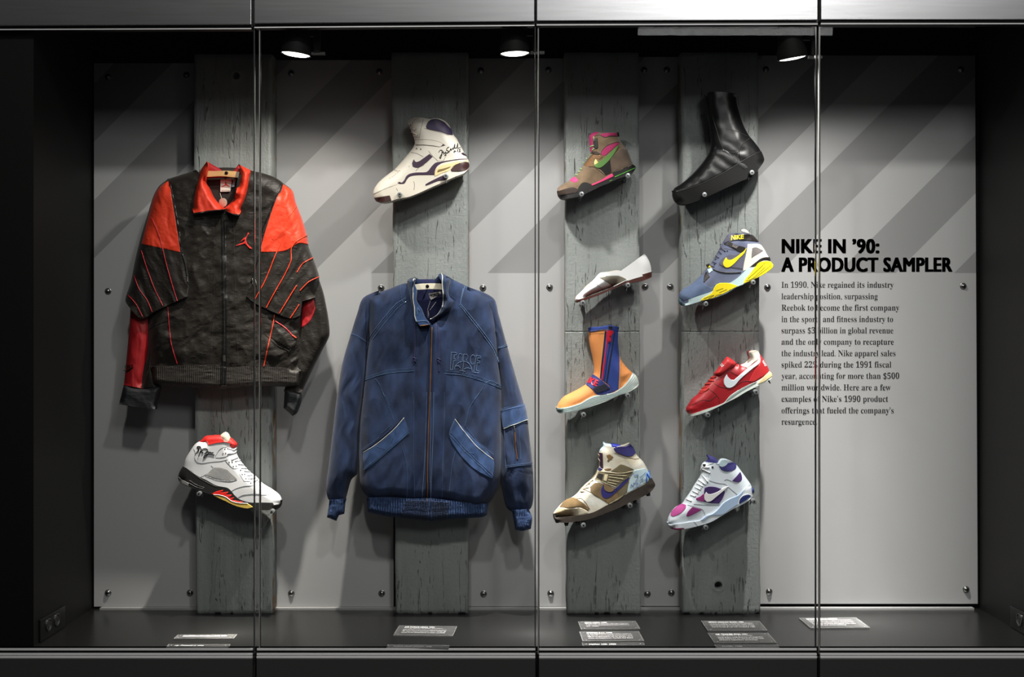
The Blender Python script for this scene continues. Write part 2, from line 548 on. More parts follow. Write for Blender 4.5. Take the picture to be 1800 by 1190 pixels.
# rough-sawn timber under grey-green paint, weather cracks along the grain
def mat_beam():
    m = bpy.data.materials.new('beam_paint'); m.use_nodes = True; nt = m.node_tree; N = nt.nodes; L = nt.links; b = N['Principled BSDF']
    b.inputs['Roughness'].default_value = .48; b.inputs['Specular IOR Level'].default_value = .5
    g = N.new('ShaderNodeNewGeometry')
    def mp(sx, sy, sz, off=0):
        n = N.new('ShaderNodeMapping'); n.inputs['Scale'].default_value = (sx, sy, sz); n.inputs['Location'].default_value = (off, off, off); L.new(g.outputs['Position'], n.inputs[0]); return n.outputs[0]
    def noise(vec, sc, det=3, dist=0.):
        n = N.new('ShaderNodeTexNoise'); n.inputs['Scale'].default_value = sc; n.inputs['Detail'].default_value = det; n.inputs['Distortion'].default_value = dist; L.new(vec, n.inputs['Vector']); return n.outputs['Fac']
    def mth(op, a, b_=None):
        n = N.new('ShaderNodeMath'); n.operation = op
        for i, v in enumerate((a, b_)):
            if v is None: continue
            if isinstance(v, (int, float)): n.inputs[i].default_value = v
            else: L.new(v, n.inputs[i])
        return n.outputs[0]
    def rng(v, a0, a1, b0, b1):
        n = N.new('ShaderNodeMapRange'); n.inputs[1].default_value = a0; n.inputs[2].default_value = a1; n.inputs[3].default_value = b0; n.inputs[4].default_value = b1; L.new(v, n.inputs[0]); return n.outputs[0]
    # cracks: thin iso-lines of a noise field stretched along the grain, only in some places
    n1 = noise(mp(1, 1, .07), 16, 3, .3)
    line = rng(mth('ABSOLUTE', mth('SUBTRACT', n1, .5)), 0.0, .0065, 1, 0)
    where = mth('MULTIPLY', rng(noise(mp(1, 1, .35, 3.1), 7, 2), .44, .56, 0, 1), rng(noise(mp(1, 1, .8, 6.4), 60, 2), .40, .52, 0, 1))
    n2 = noise(mp(1, 1, .14, 7.7), 150, 3)
    fine = rng(n2, .60, .68, 0, .9)
    where2 = rng(noise(mp(1, 1, .5, 1.3), 11, 2), .50, .62, 0, 1)
    crack = mth('MAXIMUM', mth('MULTIPLY', line, where), mth('MULTIPLY', fine, where2))
    grain = noise(mp(1, 1, .05, 2.2), 120, 4)
    saw = noise(mp(.12, 1, 1, 5.5), 240, 2)
    lump = noise(mp(1, 1, .55), 170, 4)
    hgt = mth('ADD', mth('ADD', mth('MULTIPLY', grain, .45), mth('MULTIPLY', saw, .22)), mth('MULTIPLY', lump, .65))
    hgt = mth('SUBTRACT', hgt, mth('MULTIPLY', crack, 1.5))
    bp = N.new('ShaderNodeBump'); bp.inputs['Strength'].default_value = .8; bp.inputs['Distance'].default_value = .0028; L.new(hgt, bp.inputs['Height']); L.new(bp.outputs[0], b.inputs['Normal'])
    c1 = N.new('ShaderNodeValToRGB'); c1.color_ramp.elements[0].color = (*hexc('#838886'), 1); c1.color_ramp.elements[1].color = (*hexc('#969b99'), 1); c1.color_ramp.elements[0].position = .3; c1.color_ramp.elements[1].position = .7
    L.new(noise(mp(1, 1, .3), 5, 4), c1.inputs[0])
    mx = N.new('ShaderNodeMix'); mx.data_type = 'RGBA'; L.new(mth('MULTIPLY', crack, .75), mx.inputs[0]); L.new(c1.outputs[0], mx.inputs[6]); mx.inputs[7].default_value = (*hexc('#2a2a26'), 1)
    # bare brown wood where the paint has worn off the side faces
    sp = N.new('ShaderNodeSeparateXYZ'); L.new(g.outputs['True Normal'], sp.inputs[0])
    side = mth('GREATER_THAN', mth('ABSOLUTE', sp.outputs[0]), .8)
    wear = rng(noise(mp(1, 1, 1, 9.), 9, 3), .5, .6, 0, .8)
    m2 = N.new('ShaderNodeMix'); m2.data_type = 'RGBA'; L.new(mth('MULTIPLY', side, wear), m2.inputs[0]); L.new(mx.outputs[2], m2.inputs[6]); m2.inputs[7].default_value = (*hexc('#7a5a3c'), 1)
    L.new(m2.outputs[2], b.inputs['Base Color'])
    MATS['beam_paint'] = m
mat_beam()

# ---------------------------------------------------------------- the case
XL, XR, YB, YG, ZC = -1.500, 1.672, 4.275, 3.72, 2.42
struct(MB().box(XL - .1, XR + .1, 3.74, YB + .1, -.06, 0).build('floor', 'floor_acrylic'))
struct(MB().box(XL - .1, XR + .1, 3.66, YB + .1, ZC, ZC + .06).build('ceiling', 'black_back'))
struct(MB().box(XL - .7, XL, 3.74, YB + .1, -.6, ZC).build('wall_left', 'black_paint'))
struct(MB().box(XR, XR + .7, 3.74, YB + .1, -.6, ZC).build('wall_right', 'black_paint'))
struct(MB().box(XL, XR, YB, YB + .1, 0, ZC).build('wall_back', 'black_back'))
struct(MB().box(XL + .035, XR - .03, 4.238, 4.262, 0, .007).build('trim_1', 'alu_strip'))

def X(px, Y): return (px - CX) * Y / F
def Z(py, Y): return CZ - (py - CY) * Y / F

# glass front: four panes between the joints
JT = [(None, 447), (456, 941), (946, 1434.5), (1440, None)]
ztop, zbot = Z(47, YG), Z(1150, YG)
for i, (a, b) in enumerate(JT):
    xa = X(a, YG) if a else XL - .28
    xb = X(b, YG) if b else XR + .2
    p = struct(MB().box(xa + .002, xb - .002, YG, YG + .010, zbot, ztop).build('window_%d' % (i + 1), 'pane_glass'))
    if a:
        MB().box(xa + .0012, xa + .0036, YG - .0004, YG + .0104, zbot, ztop).build('polished_edge', 'edge_glass', p, bevel=.0004)
        MB().box(xa - .0012, xa + .0012, YG - .0004, YG + .0104, zbot, ztop).build('edge_glint', 'edge_glint_grey', p, bevel=.0004)  # added pale strip, painted highlight of the lamp along the joint
    if b: MB().box(xb - .0022, xb + .0012, YG - .0004, YG + .0104, zbot, ztop).build('polished_edge', 'edge_glass', p, bevel=.0004)

# brushed steel header, black channel, rails, plinth: one length per pane
HD = [(-80, 441.5, 45, 43), (447, 939.5, 41, 37.5), (943.5, 1437.5, 36.5, 35), (1443, 1900, 34.5, 34.2)]
k = 2
TILT = [0, 0, 0, 0]
for i, (a, b, ya, yb) in enumerate(HD):
    Yh = 3.70
    m = MB().prism([(X(a, Yh), Z(ya, Yh)), (X(b, Yh), Z(yb, Yh)), (X(b, Yh), ZC + .05), (X(a, Yh), ZC + .05)], Yh, Yh + .03)
    o = struct(m.build('trim_%d' % k, 'steel', bevel=.0015)); k += 1
    o['label'] = 'brushed steel header panel over the glass'
    Yc = 3.712
    m = MB().prism([(X(a, Yc), Z(ya + 6.5, Yc)), (X(b, Yc), Z(yb + 6.5, Yc)), (X(b, Yc), Z(yb - 4, Yc)), (X(a, Yc), Z(ya - 4, Yc))], Yc, Yc + .04)
    c = struct(m.build('trim_%d' % k, 'rail_dark')); k += 1
    Yl = 3.708
    m = MB().prism([(X(a, Yl), Z(ya + 8, Yl)), (X(b, Yl), Z(yb + 8, Yl)), (X(b, Yl), Z(yb + 6.3, Yl)), (X(a, Yl), Z(ya + 6.3, Yl))], Yl, Yl + .006)
    m.build('lip', 'rail_alu', c)
struct(MB().box(XL - .3, XR + .3, 3.735, 3.745, Z(45, 3.74), ZC).build('trim_%d' % k, 'rail_dark')); k += 1
SD = [(-80, 444, 447), (451, 941, 945), (947.5, 1436, 1441), (1441.5, 1900, 1900)]
for i, (a, b, b2) in enumerate(SD):
    Ys = 3.708
    bk = struct(MB().box(X(a, Ys), X(b, Ys), 3.715, 3.739, Z(1170, Ys), Z(1141, 3.73)).build('trim_%d' % k, 'rail_dark')); k += 1
    r = MB()
    r.box(X(a, Ys), X(b, Ys), Ys + .002, Ys + .0072, Z(1144, Ys), Z(1140, Ys))
    r.box(X(a, Ys), X(b, Ys), Ys - .001, Ys + .0072, Z(1152, Ys), Z(1148.5, Ys))
    r.box(X(a, Ys), X(b, Ys), Ys - .004, Ys + .0072, Z(1157, Ys), Z(1153, Ys))
    r.build('rail', 'rail_alu', bk, bevel=.0014)
    Yp = 3.70
    struct(MB().box(X(a, Yp), X(b, Yp), Yp, Yp + .035, -.6, Z(1158.5, Yp)).build('trim_%d' % k, 'base_gloss', bevel=.001)); k += 1
struct(MB().box(XL - .3, XR + .3, 3.7355, 3.7395, -.6, Z(1146, 3.736)).build('trim_%d' % k, 'bracket_grey')); k += 1

# ---------------------------------------------------------------- grey display panels with their dome screws
YP = 4.26
PN = [(165, 346, 165, 346, 111, 1066.5, 'grey display panel at the dark end behind the black and red jacket'),
      (486, 691, 486, 692, 105.5, 1066.5, 'grey display panel between the two jackets'),
      (820, 993, 822, 995, 102.5, 1066, 'grey display panel between the denim jacket and the hiking shoe'),
      (1120, 1196, 1124, 1199, 100, 1065.5, 'narrow grey display panel between the two shoe-covered beams'),
      (1331, 1714, 1334, 1719, 97.5, 1061.5, 'wide grey display panel printed with the heading and paragraph')]
SCREWS = [[(190, 135), (328, 132), (190, 512), (190, 1042), (334, 1042)],
          [(512, 129), (667, 126), (670, 506), (512, 1043), (671, 1043)],
          [(845, 124), (964, 123), (849, 506), (966, 505), (850, 1044), (968, 1043)],
          [(1132, 123), (1172, 123), (1134, 504), (1178, 504), (1138, 1044), (1180, 1042)],
          [(1346, 122), (1689, 122), (1349, 505), (1693, 503), (1352, 1040), (1698, 1036)]]
panels = []
for (a, b, a2, b2, t, bt, lab), sc in zip(PN, SCREWS):
    o = MB().prism([(X(a2, YP), Z(bt, YP)), (X(b2, YP), Z(bt, YP)), (X(b, YP), Z(t, YP)), (X(a, YP), Z(t, YP))], YP, YP + .014).build('display_panel', 'panel_print', bevel=.0008)
    tag(o, lab, 'display panel', 'grey display panels between the beams')
    panels.append(o)
    for x, y in sc:
        r = .0098
        prof = [(.0118, 0), (.0118, .0012), (.0103, .0016)] + [(r * math.cos(q), .0016 + r * .75 * math.sin(q)) for q in np.linspace(.15, 1.5, 7)]
        MB().lathe(prof, (X(x, YP), YP, Z(y, YP)), (0, -1, 0), 18).build('screw', 'screw_steel', o, True, 60)

# lettering on the wide panel
YT = YP - .0008
def panel_lines(name, lines, offset, cap, capratio, conv):
    V = []; Fc = []
    for s, x0, x1, base in lines:
        v, f = heavy_text(s, x0, x1, base, cap, capratio) if conv is None else fit_text(conv(s), x0, x1, base, cap, offset, capratio)
        n = len(V); V += [world_pt(p[0], p[1], YT) for p in v]; Fc += [tuple(i + n for i in q) for q in f]
    return raw_mesh(name, V, Fc, 'print_black', panels[4], False)
panel_lines('heading_lettering', [('NIKE IN ’90:', 1374, 1546, 445.3), ('A PRODUCT SAMPLER', 1373.3, 1674.2, 477.8)], .0, 27.2, .74, None)
q = .31083
panel_lines('paragraph_lettering', [(t, 1373.8, 1350 + x1 * q, 400 + b * q) for t, x1, b in [
    ('In 1990, Nike regained its industry', 710, 340), ('leadership position, surpassing', 620, 405), ('Reebok to become the first company', 742, 469),
    ('in the sports and fitness industry to', 707, 534), ('surpass $3 billion in global revenue', 708, 598), ('and the only company to recapture', 711, 662),
    ('the industry lead. Nike apparel sales', 721, 727), ('spiked 22% during the 1991 fiscal', 697, 791), ('year, accounting for more than $500', 742, 855),
    ('million worldwide. Here are a few', 694, 920), ('examples of Nike’s 1990 product', 679, 985), ('offerings that fueled the company’s', 711, 1050), ('resurgence.', 277, 1114)]],
    -.003, 10.7, .70, serif)

# ---------------------------------------------------------------- timber beams
def beam(xa_t, xa_b, xb_t, xb_b, top, Yf, label, seed, knots=(), splice=None):
    rs = np.random.RandomState(seed)
    nz, nx = 230, 40
    zt = Z(top, Yf)
    zl, ul = list(np.linspace(0, zt, nz)), list(np.linspace(0, 1, nx))
    for kx, ky, kr in knots:
        zl += list(Z(ky, Yf) + np.linspace(-1.6, 1.6, 26) * kr); uc = (kx - xa_b) / (xb_b - xa_b); ul += list(uc + np.linspace(-1.6, 1.6, 26) * kr / .265)
    if splice is not None: zl += list(Z(splice, Yf) + np.linspace(-.006, .006, 9))
    zl = np.unique(np.round(zl, 4)); ul = np.unique(np.round(ul, 4)); nz, nx = len(zl), len(ul)
    V = []; Fc = []
    zz, uu = zl, ul
    UU, ZZ = np.meshgrid(uu, zz)
    xl = X(xa_b, Yf) + (X(xa_t, Yf) - X(xa_b, Yf)) * ZZ / zt + .0022 * fbm(ZZ * 14 + seed, ZZ * 0 + seed, 3)
    xr = X(xb_b, Yf) + (X(xb_t, Yf) - X(xb_b, Yf)) * ZZ / zt + .0022 * fbm(ZZ * 14 + seed + 50, ZZ * 0, 3)
    XX = xl + (xr - xl) * UU
    YY = Yf + .0025 * fbm(UU * 9 + seed, ZZ * 2.2, 3) + .0012 * fbm(UU * 40, ZZ * 6 + seed, 2)
    e = np.minimum(UU, 1 - UU) * .27
    YY += .006 * np.clip(1 - e / .007, 0, 1) ** 2
    YY += .004 * np.clip(1 - (zt - ZZ) / .008, 0, 1)
    YY += (.006 + .004 * fbm(UU * 30 + seed, ZZ * 0, 2)) * np.clip(1 - ZZ / .006, 0, 1)
    if splice is not None:
        zs = Z(splice, Yf); YY += np.where(ZZ > zs, 0, -.0016) + .005 * np.clip(1 - np.abs(ZZ - zs - .0008 * fbm(UU * 12, ZZ * 0, 2)) / .003, 0, 1)
    for kx, ky, kr in knots:
        d = np.hypot(XX - X(kx, Yf), ZZ - Z(ky, Yf)); YY += .045 * np.clip((1.05 - d / kr) * 4, 0, 1)
        YY -= .002 * np.exp(-((d - kr * 1.5) / (kr * .5)) ** 2)
    front = np.stack([XX, YY, ZZ], 2).reshape(-1, 3)
    Yk = 4.258
    back = np.stack([XX, np.full_like(XX, Yk), ZZ], 2)
    V = list(front); idf = lambda i, j: i * nx + j
    for i in range(nz - 1):
        for j in range(nx - 1):
            Fc.append((idf(i, j), idf(i, j + 1), idf(i + 1, j + 1), idf(i + 1, j)))
    n0 = len(V)
    for i in range(nz): V += [back[i, 0], back[i, -1]]
    for i in range(nz - 1):
        Fc.append((n0 + 2 * i, idf(i, 0), idf(i + 1, 0), n0 + 2 * i + 2))
        Fc.append((idf(i, nx - 1), n0 + 2 * i + 1, n0 + 2 * i + 3, idf(i + 1, nx - 1)))
    Fc.append(tuple(idf(nz - 1, j) for j in range(nx)) + (n0 + 2 * nz - 1, n0 + 2 * nz - 2))
    Fc.append(tuple(idf(0, j) for j in range(nx))[::-1] + (n0, n0 + 1))
    Fc.append((n0 + 1, n0, n0 + 2 * nz - 2, n0 + 2 * nz - 1))
    o = raw_mesh('timber_beam', V, Fc, 'beam_paint', None, True, 50)
    return tag(o, label, 'timber beam', 'painted timber beams')
YF = 4.18
beam(340, 344, 478, 478, 95, YF, 'grey painted timber beam behind the black and red jacket', 3, [(415, 133, .011)])
beam(688, 695, 823, 823.5, 92, YF, 'grey painted timber beam behind the denim jacket', 11)
beam(992, 996, 1123, 1127, 92, YF, 'grey painted timber beam carrying the hiking shoe and the orange boot', 23, [], 583)
beam(1197, 1200, 1333, 1337, 92, YF, 'grey painted timber beam carrying the black boot and red cleat, knot hole near its foot', 37, [(1262.5, 1029, .0125)], 583)

# ---------------------------------------------------------------- spotlights under the case ceiling
def lamp_nodes(ld, axis_cut=(.30, .52)):
    ld.use_nodes = True; nt = ld.node_tree; N = nt.nodes; L = nt.links
    em = next(n for n in N if n.type == 'EMISSION')
    tc = N.new('ShaderNodeTexCoord'); sp = N.new('ShaderNodeSeparateXYZ'); L.new(tc.outputs['Normal'], sp.inputs[0])
    def mth(op, a, b_=None):
        n = N.new('ShaderNodeMath'); n.operation = op
        for i, v in enumerate((a, b_)):
            if v is None: continue
            if isinstance(v, (int, float)): n.inputs[i].default_value = v
            else: L.new(v, n.inputs[i])
        return n.outputs[0]
    c = mth('ABSOLUTE', sp.outputs[2])
    s = mth('SQRT', mth('MAXIMUM', mth('SUBTRACT', 1.0, mth('MULTIPLY', c, c)), 0.0))
    i = mth('DIVIDE', 1.0, mth('POWER', mth('ADD', s, BEAM_SOFT), 3.0))
    mr = N.new('ShaderNodeMapRange'); mr.interpolation_type = 'SMOOTHSTEP'
    mr.inputs[1].default_value, mr.inputs[2].default_value = axis_cut; L.new(c, mr.inputs[0])
    L.new(mth('ADD', mth('MULTIPLY', i, mr.outputs[0]), .0), em.inputs['Strength'])
BEAM_SOFT = .18
def spotlight(px, py, tilt_x, tilt_y, label, power, col, cut):
    Y = 3.80; c = Vector(world_pt(px, py, Y))
    ax = Vector((math.sin(math.radians(tilt_x)), math.sin(math.radians(tilt_y)), -1)).normalized()   # where the lamp points
    t = thing('spotlight', label, 'spotlight', c, 'black spotlights under the case ceiling')
    up = -ax
    h = MB().lathe([(.0455, .004), (.0475, .0), (.0475, .022), (.041, .045), (.035, .075), (.030, .1), (.018, .112), (.001, .114)], c, up, 28)
    h.build('housing', 'lamp_black', t, True, 40)
    MB().lathe([(.0445, .003), (.036, -.001), (.02, -.003), (.001, -.0035)], c, up, 28).build('lens', 'lamp_glow', t, True, 60)
    b = MB().box(c.x + .05, c.x + .094, c.y - .006, c.y + .006, c.z + .0, c.z + .008); b.build('mounting_plate', 'bracket_grey', t)
    b = MB().box(c.x + .058, c.x + .078, c.y - .01, c.y + .01, c.z + .008, ZC); b.box(c.x + .02, c.x + .06, c.y - .008, c.y + .008, c.z + .058, c.z + .07); b.build('stem', 'lamp_black', t)
    MB().box(c.x - .02, c.x + .1, c.y - .02, c.y + .02, ZC - .03, ZC - .0005).build('ceiling_mount', 'lamp_black', t)
    ld = bpy.data.lights.new('spotlight_bulb', 'SPOT'); ld.energy = power; ld.spot_size = math.radians(165); ld.spot_blend = .1; ld.shadow_soft_size = .018; ld.color = col
    lamp_nodes(ld, cut)
    lo = bpy.data.objects.new('spotlight_bulb', ld); COL.objects.link(lo); lo.parent = t
    lo.location = ax * .02
    lo.rotation_euler = (-ax).to_track_quat('Z', 'Y').to_euler()
WARM = (1, .965, .92)
spotlight(520, 96.5, -7, 3, 'black spotlight nearest the black and red jacket', LAMP_POWER * 1.18, (1, .94, .85), (.30, .62))
spotlight(905, 95, 2, 3, 'black spotlight over the gap between denim jacket and hiking shoe', LAMP_POWER * 1.35, WARM, (.30, .62))
spotlight(1393, 103, 10, 8, 'black spotlight tilted towards the printed text', LAMP_POWER * 1.15, WARM, (.30, .62))

# ---------------------------------------------------------------- power outlets low on the side walls
def outlet(x, y0, y1, sgn, label):
    t = thing('power_outlet', label, 'power outlet', (x, (y0 + y1) / 2, 0.001))
    a, b = (x, x + .006) if sgn > 0 else (x - .006, x)
    MB().box(a, b, y0, y1, .001, .073).build('cover_plate', 'outlet_black', t, bevel=.002)
    xf = x + sgn * .006
    for yc in (y0 + .065, y0 + .135):
        s = MB().lathe([(.001, 0), (.021, 0), (.021, .003), (.0185, .0035), (.018, .001), (.001, .001)], (xf, yc, .042), (sgn, 0, 0), 24).build('socket', 'socket_rim', t, True, 40)
        q = MB()
        for dy, dz in ((-.006, .003), (.006, .003), (0, -.008)):
            q.box(min(xf, xf + sgn * .0016), max(xf, xf + sgn * .0016), yc + dy - .0012, yc + dy + .0012, .042 + dz - .004, .042 + dz + .004)
        q.build('contact_slot', 'lamp_black', s)
outlet(XL, 3.78, 3.99, 1, 'black power outlet low on the wall at the jacket end')
outlet(XR, 3.78, 3.99, -1, 'black power outlet low on the wall at the text panel end')

# ---------------------------------------------------------------- caption cards on the case floor
def card(corners, title, body, label, tw, sub=None):
    """corners: the card's far-left, far-right and near-left corners in the photograph"""
    A, B, C_ = (Vector(floor_pt(*c)) for c in corners)
    ux = (B - A); w = ux.length; ux.normalize(); d = max(.03, (A - C_).y); uy = Vector((-ux.y, ux.x, 0))
    t = thing('caption_card', label, 'caption card', (A + B) / 2, 'acrylic caption cards on the case floor')
    th = .004
    def pt(u, v, z): q = A + ux * u - uy * v; return (q.x, q.y, z)
    m = MB().add([pt(0, d, .0004), pt(w, d, .0004), pt(w, 0, .0004), pt(0, 0, .0004), pt(0, d, th), pt(w, d, th), pt(w, 0, th), pt(0, 0, th)],
                 [(0, 3, 2, 1), (4, 5, 6, 7), (0, 1, 5, 4), (1, 2, 6, 5), (2, 3, 7, 6), (3, 0, 4, 7)])
    m.build('acrylic_plate', 'card_acrylic', t)
    e = MB(); r = .0011
    def strip(u0, v0, u1, v1):
        e.add([pt(u0, v1, .0002), pt(u1, v1, .0002), pt(u1, v0, .0002), pt(u0, v0, .0002), pt(u0, v1, th + .0003), pt(u1, v1, th + .0003), pt(u1, v0, th + .0003), pt(u0, v0, th + .0003)],
              [(0, 3, 2, 1), (4, 5, 6, 7), (0, 1, 5, 4), (1, 2, 6, 5), (2, 3, 7, 6), (3, 0, 4, 7)])
    strip(0, 0, w, r); strip(0, d - r, w, d); strip(0, r, r, d - r); strip(w - r, r, w, d - r)
    e.build('polished_edge', 'card_edge', t)
    def lay(s, u0, wid, v, size, off):
        V, Fc = text2d(s, off); V = V - [V[:, 0].min(), 0]; k = size / .72
        kx = wid / V[:, 0].max() if wid else min(k, (w - .05) / V[:, 0].max())
        return [pt(u0 + p[0] * kx, v - p[1] * k, th + .0006) for p in V], Fc
    tb = MB(); tb.add(*lay(title, .021, tw, .026, .0125, .03)); tb.build('title_lettering', 'print_white', t)
    if body:
        bb = MB(); v = .036
        if sub: bb.add(*lay(sub, .021, None, v + .003, .0075, .0)); v += .022
        for ln in body:
            if v > d - .006: break
            bb.add(*lay(ln, .021, None, v + .003, .0075, .0)); v += .0175
        bb.build('body_lettering', 'print_white', t)
    for u, v in ((.012, .014), (w - .012, .014), (.012, d - .012), (w - .012, d - .012)):
        q = pt(u, v, th); MB().lathe([(.0022, 0), (.0022, .0006), (.0005, .001)], q, (0, 0, 1), 8).build('corner_pin', 'card_edge', t, True)
def near(c, Y):   # a near-left corner hidden behind the sill, straight towards the viewer at depth Y
    x, y, z = floor_pt(*c); return (x * F / Y + CX, CY + CZ * F / Y)
card([(313, 1117.5), (417, 1117.5), (306, 1124.5)], 'AIR JORDAN WARM-UP SUIT, 1990', None, 'thin caption card reading air jordan warm-up suit', .142)
card([(297, 1134.5), (405, 1134.8), near((297, 1134.5), 3.745)], 'AIR JORDAN V, 1990', None, 'caption card under the sill edge in front of the warm-up suit card', .094)
card([(702, 1101.5), (803.5, 1103), (694.5, 1118.5)], 'AIR FORCE HIGH, 1991', ['John Stockton is one of the greatest point guards in', 'NBA history, playing his entire career with the Utah Jazz. He', 'retired as the all-time leader in assists and steals.'], 'caption card below the denim jacket with four lines of text', .1, 'Autographed by John Stockton')
card([(682, 1135.5), (790, 1136.5), near((682, 1135.5), 3.745)], 'FORCE DENIM JACKET, 1990', None, 'caption card reading force denim jacket, half hidden by the sill', .118)
card([(1016, 1094.5), (1117, 1093.5), (1018.5, 1108.3)], 'LAVA HIGH, 1989', ['The Lava High was Nike’s first lightweight hiking boot', 'on the market and the backbone of Nike’s hiking line in', 'the 1990s.'], 'caption card reading lava high, backmost of three', .075)
card([(1018.6, 1112.2), (1123, 1111.5), (1021.5, 1129.5)], 'OGDEN (i.e.), 1990', ['i.e. was Nike’s line of women’s fashion footwear.', 'The curiously named footwear line was launched in spring', '1989, but was discontinued less than four years later. The i.e.', 'division was headquartered in Portland’s Pearl District.'], 'caption card in the middle of three in front of the hiking shoe beam', .084)
card([(1023, 1132.3), (1131, 1131.5), near((1023, 1132.3), 3.745)], 'MARO 150, 1989', None, 'caption card half hidden by the sill in front of the hiking shoe beam', .085, None)
card([(1232.5, 1093.3), (1334.2, 1093.3), (1242, 1110.5)], 'URBAN ASSAULT BOOT, 1989', ['This boot was designed for law enforcement and military', 'but found its following with urban and outdoor users. It', 'was worn for both the street and the trail by the Nike', 'special forces group and founded in 1989.'], 'caption card reading urban assault boot, backmost of three', .12)
card([(1244, 1114.6), (1349.5, 1114.4), (1253.8, 1131.8)], 'AIR TRAINER MAX, 1991', ['This Bo Jackson-autographed shoe was designed by', 'Tinker Hatfield and was inspired by the two-sport', 'athlete’s legendary workouts.'], 'caption card reading air trainer max, middle of three', .104, 'Autographed by Bo Jackson')
card([(1256, 1135.6), (1366, 1135.4), near((1256, 1135.6), 3.745)], 'FLYER, 1988', None, 'caption card half hidden by the sill in front of the black boot beam', .062)
card([(1404, 1088), (1504.5, 1087.2), (1420, 1105.8)], 'IT’S EASY BEING GREEN', ['These sole samples were salvaged from the collection', 'stored in the basement, a handful of different colors', 'and each one was shaped from unused compounds in 1990.', 'The green one was patented and remained in brief variants', 'for trail and cross training.'], 'caption card in front of the printed text panel', .105)
# ---------------------------------------------------------------- footwear
mat('cream_leather', '#d6d0c4', .5, bump=.25, bscale=260, var=.05, vscale=20)
mat('white_leather', '#dddee0', .45, bump=.12, bscale=300)
mat('snow_leather', '#ececec', .62, bump=.1, bscale=300)
mat('ice_leather', '#dde6ee', .42, bump=.12, bscale=300)
mat('white_rubber', '#dbd4c6', .5)
mat('cream_rubber', '#e3cf9a', .5)
mat('plum', '#38243a', .5)
mat('maroon', '#3a2020', .5)
mat('violet_pad', '#2c2040', .6, bump=.2, bscale=400)
mat('window_gold', '#7d6c46', .3)
mat('seam', '#5d564c', .8)
mat('seam_grey', '#74797f', .8)
mat('ink', '#101010', .6)
mat('dark_hole', '#15120f', .9)
mat('taupe_suede', '#76624c', .95, var=.18, vscale=35, bump=.5, bscale=900, sheen=.3)
mat('taupe_dark', '#665547', .95, var=.2, vscale=30, bump=.5, bscale=900, sheen=.3)
mat('tan_leather', '#73522f', .7, bump=.3, bscale=300)
mat('brown_rubber', '#33251e', .7, bump=.3, bscale=400)
mat('black_rubber', '#161514', .6, bump=.3, bscale=300)
mat('black_mesh', '#1a1817', .8, bump=.6, bscale=900, kind='cells')
mat('hot_pink', '#e8417c', .7, bump=.2, bscale=700)
mat('pink_pad', '#a92d62', .8, bump=.3, bscale=700)
mat('lime', '#58b33c', .5)
mat('grass_green', '#548038', .5)
mat('straw', '#cdbd6a', .5)
mat('lace_green', '#93b478', .8)
mat('copper', '#b9805a', .35, metal=.6)
mat('black_leather', '#111112', .36, spec=.5, bump=.08, bscale=90)
mat('black_sole', '#0b0b0b', .7, spec=.25)
mat('welt_grey', '#3a3a3a', .5)
mat('brown_sole', '#4a2018', .5)
mat('grey_suede', '#7d776a', .95, var=.12, vscale=60, bump=.5, bscale=900)
mat('tan_lining', '#c4ad92', .8)
mat('slate_blue', '#646b84', .8, var=.08, vscale=40, bump=.35, bscale=900)
mat('slate_toe', '#5a6a88', .85, var=.08, vscale=40, bump=.35, bscale=900)
mat('slate_mesh', '#6c6c80', .85, bump=.9, bscale=1100, kind='cells')
mat('grey_mesh', '#817b7b', .85, bump=.9, bscale=1100, kind='cells')
mat('ice_rubber', '#bfd6d8', .5)
mat('yellow', '#f3dc14', .5)
mat('yellow_rubber', '#f0da10', .45)
mat('olive_groove', '#7d7205', .7)
mat('bone', '#e6dfcc', .5, bump=.12, bscale=300)
mat('strap_black', '#1c1717', .45, bump=.2, bscale=500)
mat('teal_rubber', '#3f5968', .6)
mat('orange_neoprene', '#d4884a', .75, var=.05, vscale=14, bump=.2, bscale=900)
mat('royal_neoprene', '#233b86', .75, bump=.2, bscale=900)
mat('royal_strap', '#232f6e', .7, bump=.3, bscale=900)
mat('zip_red', '#c2182c', .45)
mat('navy_black', '#141627', .7)
mat('mint_rubber', '#dfe9e2', .5)
mat('groove_grey', '#8fa3a3', .6)
mat('red_leather', '#a01822', .42, bump=.2, bscale=160, var=.07, vscale=18)
mat('red_bright', '#b8262a', .5, bump=.2, bscale=300)
mat('lace_red', '#c4382a', .7)
mat('pearl_lining', '#d8d3c6', .7)
mat('wedge_grey', '#9fb0ac', .5)
mat('worn_cream', '#d8cfb8', .6, bump=.5, bscale=70, col2='#b79d72', vscale=16)
mat('worn_white', '#dfe0d8', .55, bump=.4, bscale=60, col2='#c4b596', vscale=11)
mat('tan_suede', '#7d6542', .95, var=.2, vscale=30, bump=.5, bscale=900)
mat('tan_quarter', '#7b6748', .9, var=.18, vscale=30, bump=.4, bscale=600)
mat('olive_panel', '#6d644b', .7, var=.12, vscale=30, bump=.25, bscale=500)
mat('olive_light', '#857c60', .6)
mat('cream_ridge', '#cfc4a0', .6)
mat('cleat_sole', '#332a23', .7, var=.25, vscale=30, bump=.4, bscale=300)
mat('navy_pad', '#2b2868', .75, bump=.4, bscale=900)
mat('blue_lining', '#22309a', .6)
mat('swoosh_navy', '#302e70', .5)
mat('pale_blue', '#bcd2da', .6)
mat('ink_blue', '#22448f', .6)
mat('logo_blue', '#2a62b4', .5)
mat('stain', '#7d603c', .9)
mat('sole_shading_blue', '#a9c0dd', .45)  # shading of the white midsole put into the colour
mat('burgundy', '#5c1a3c', .5)
mat('pink_speckle', '#b0458a', .8, var=.35, vscale=500)
mat('magenta', '#8c2d74', .7)
mat('deep_purple', '#3c2360', .7, bump=.2, bscale=900)
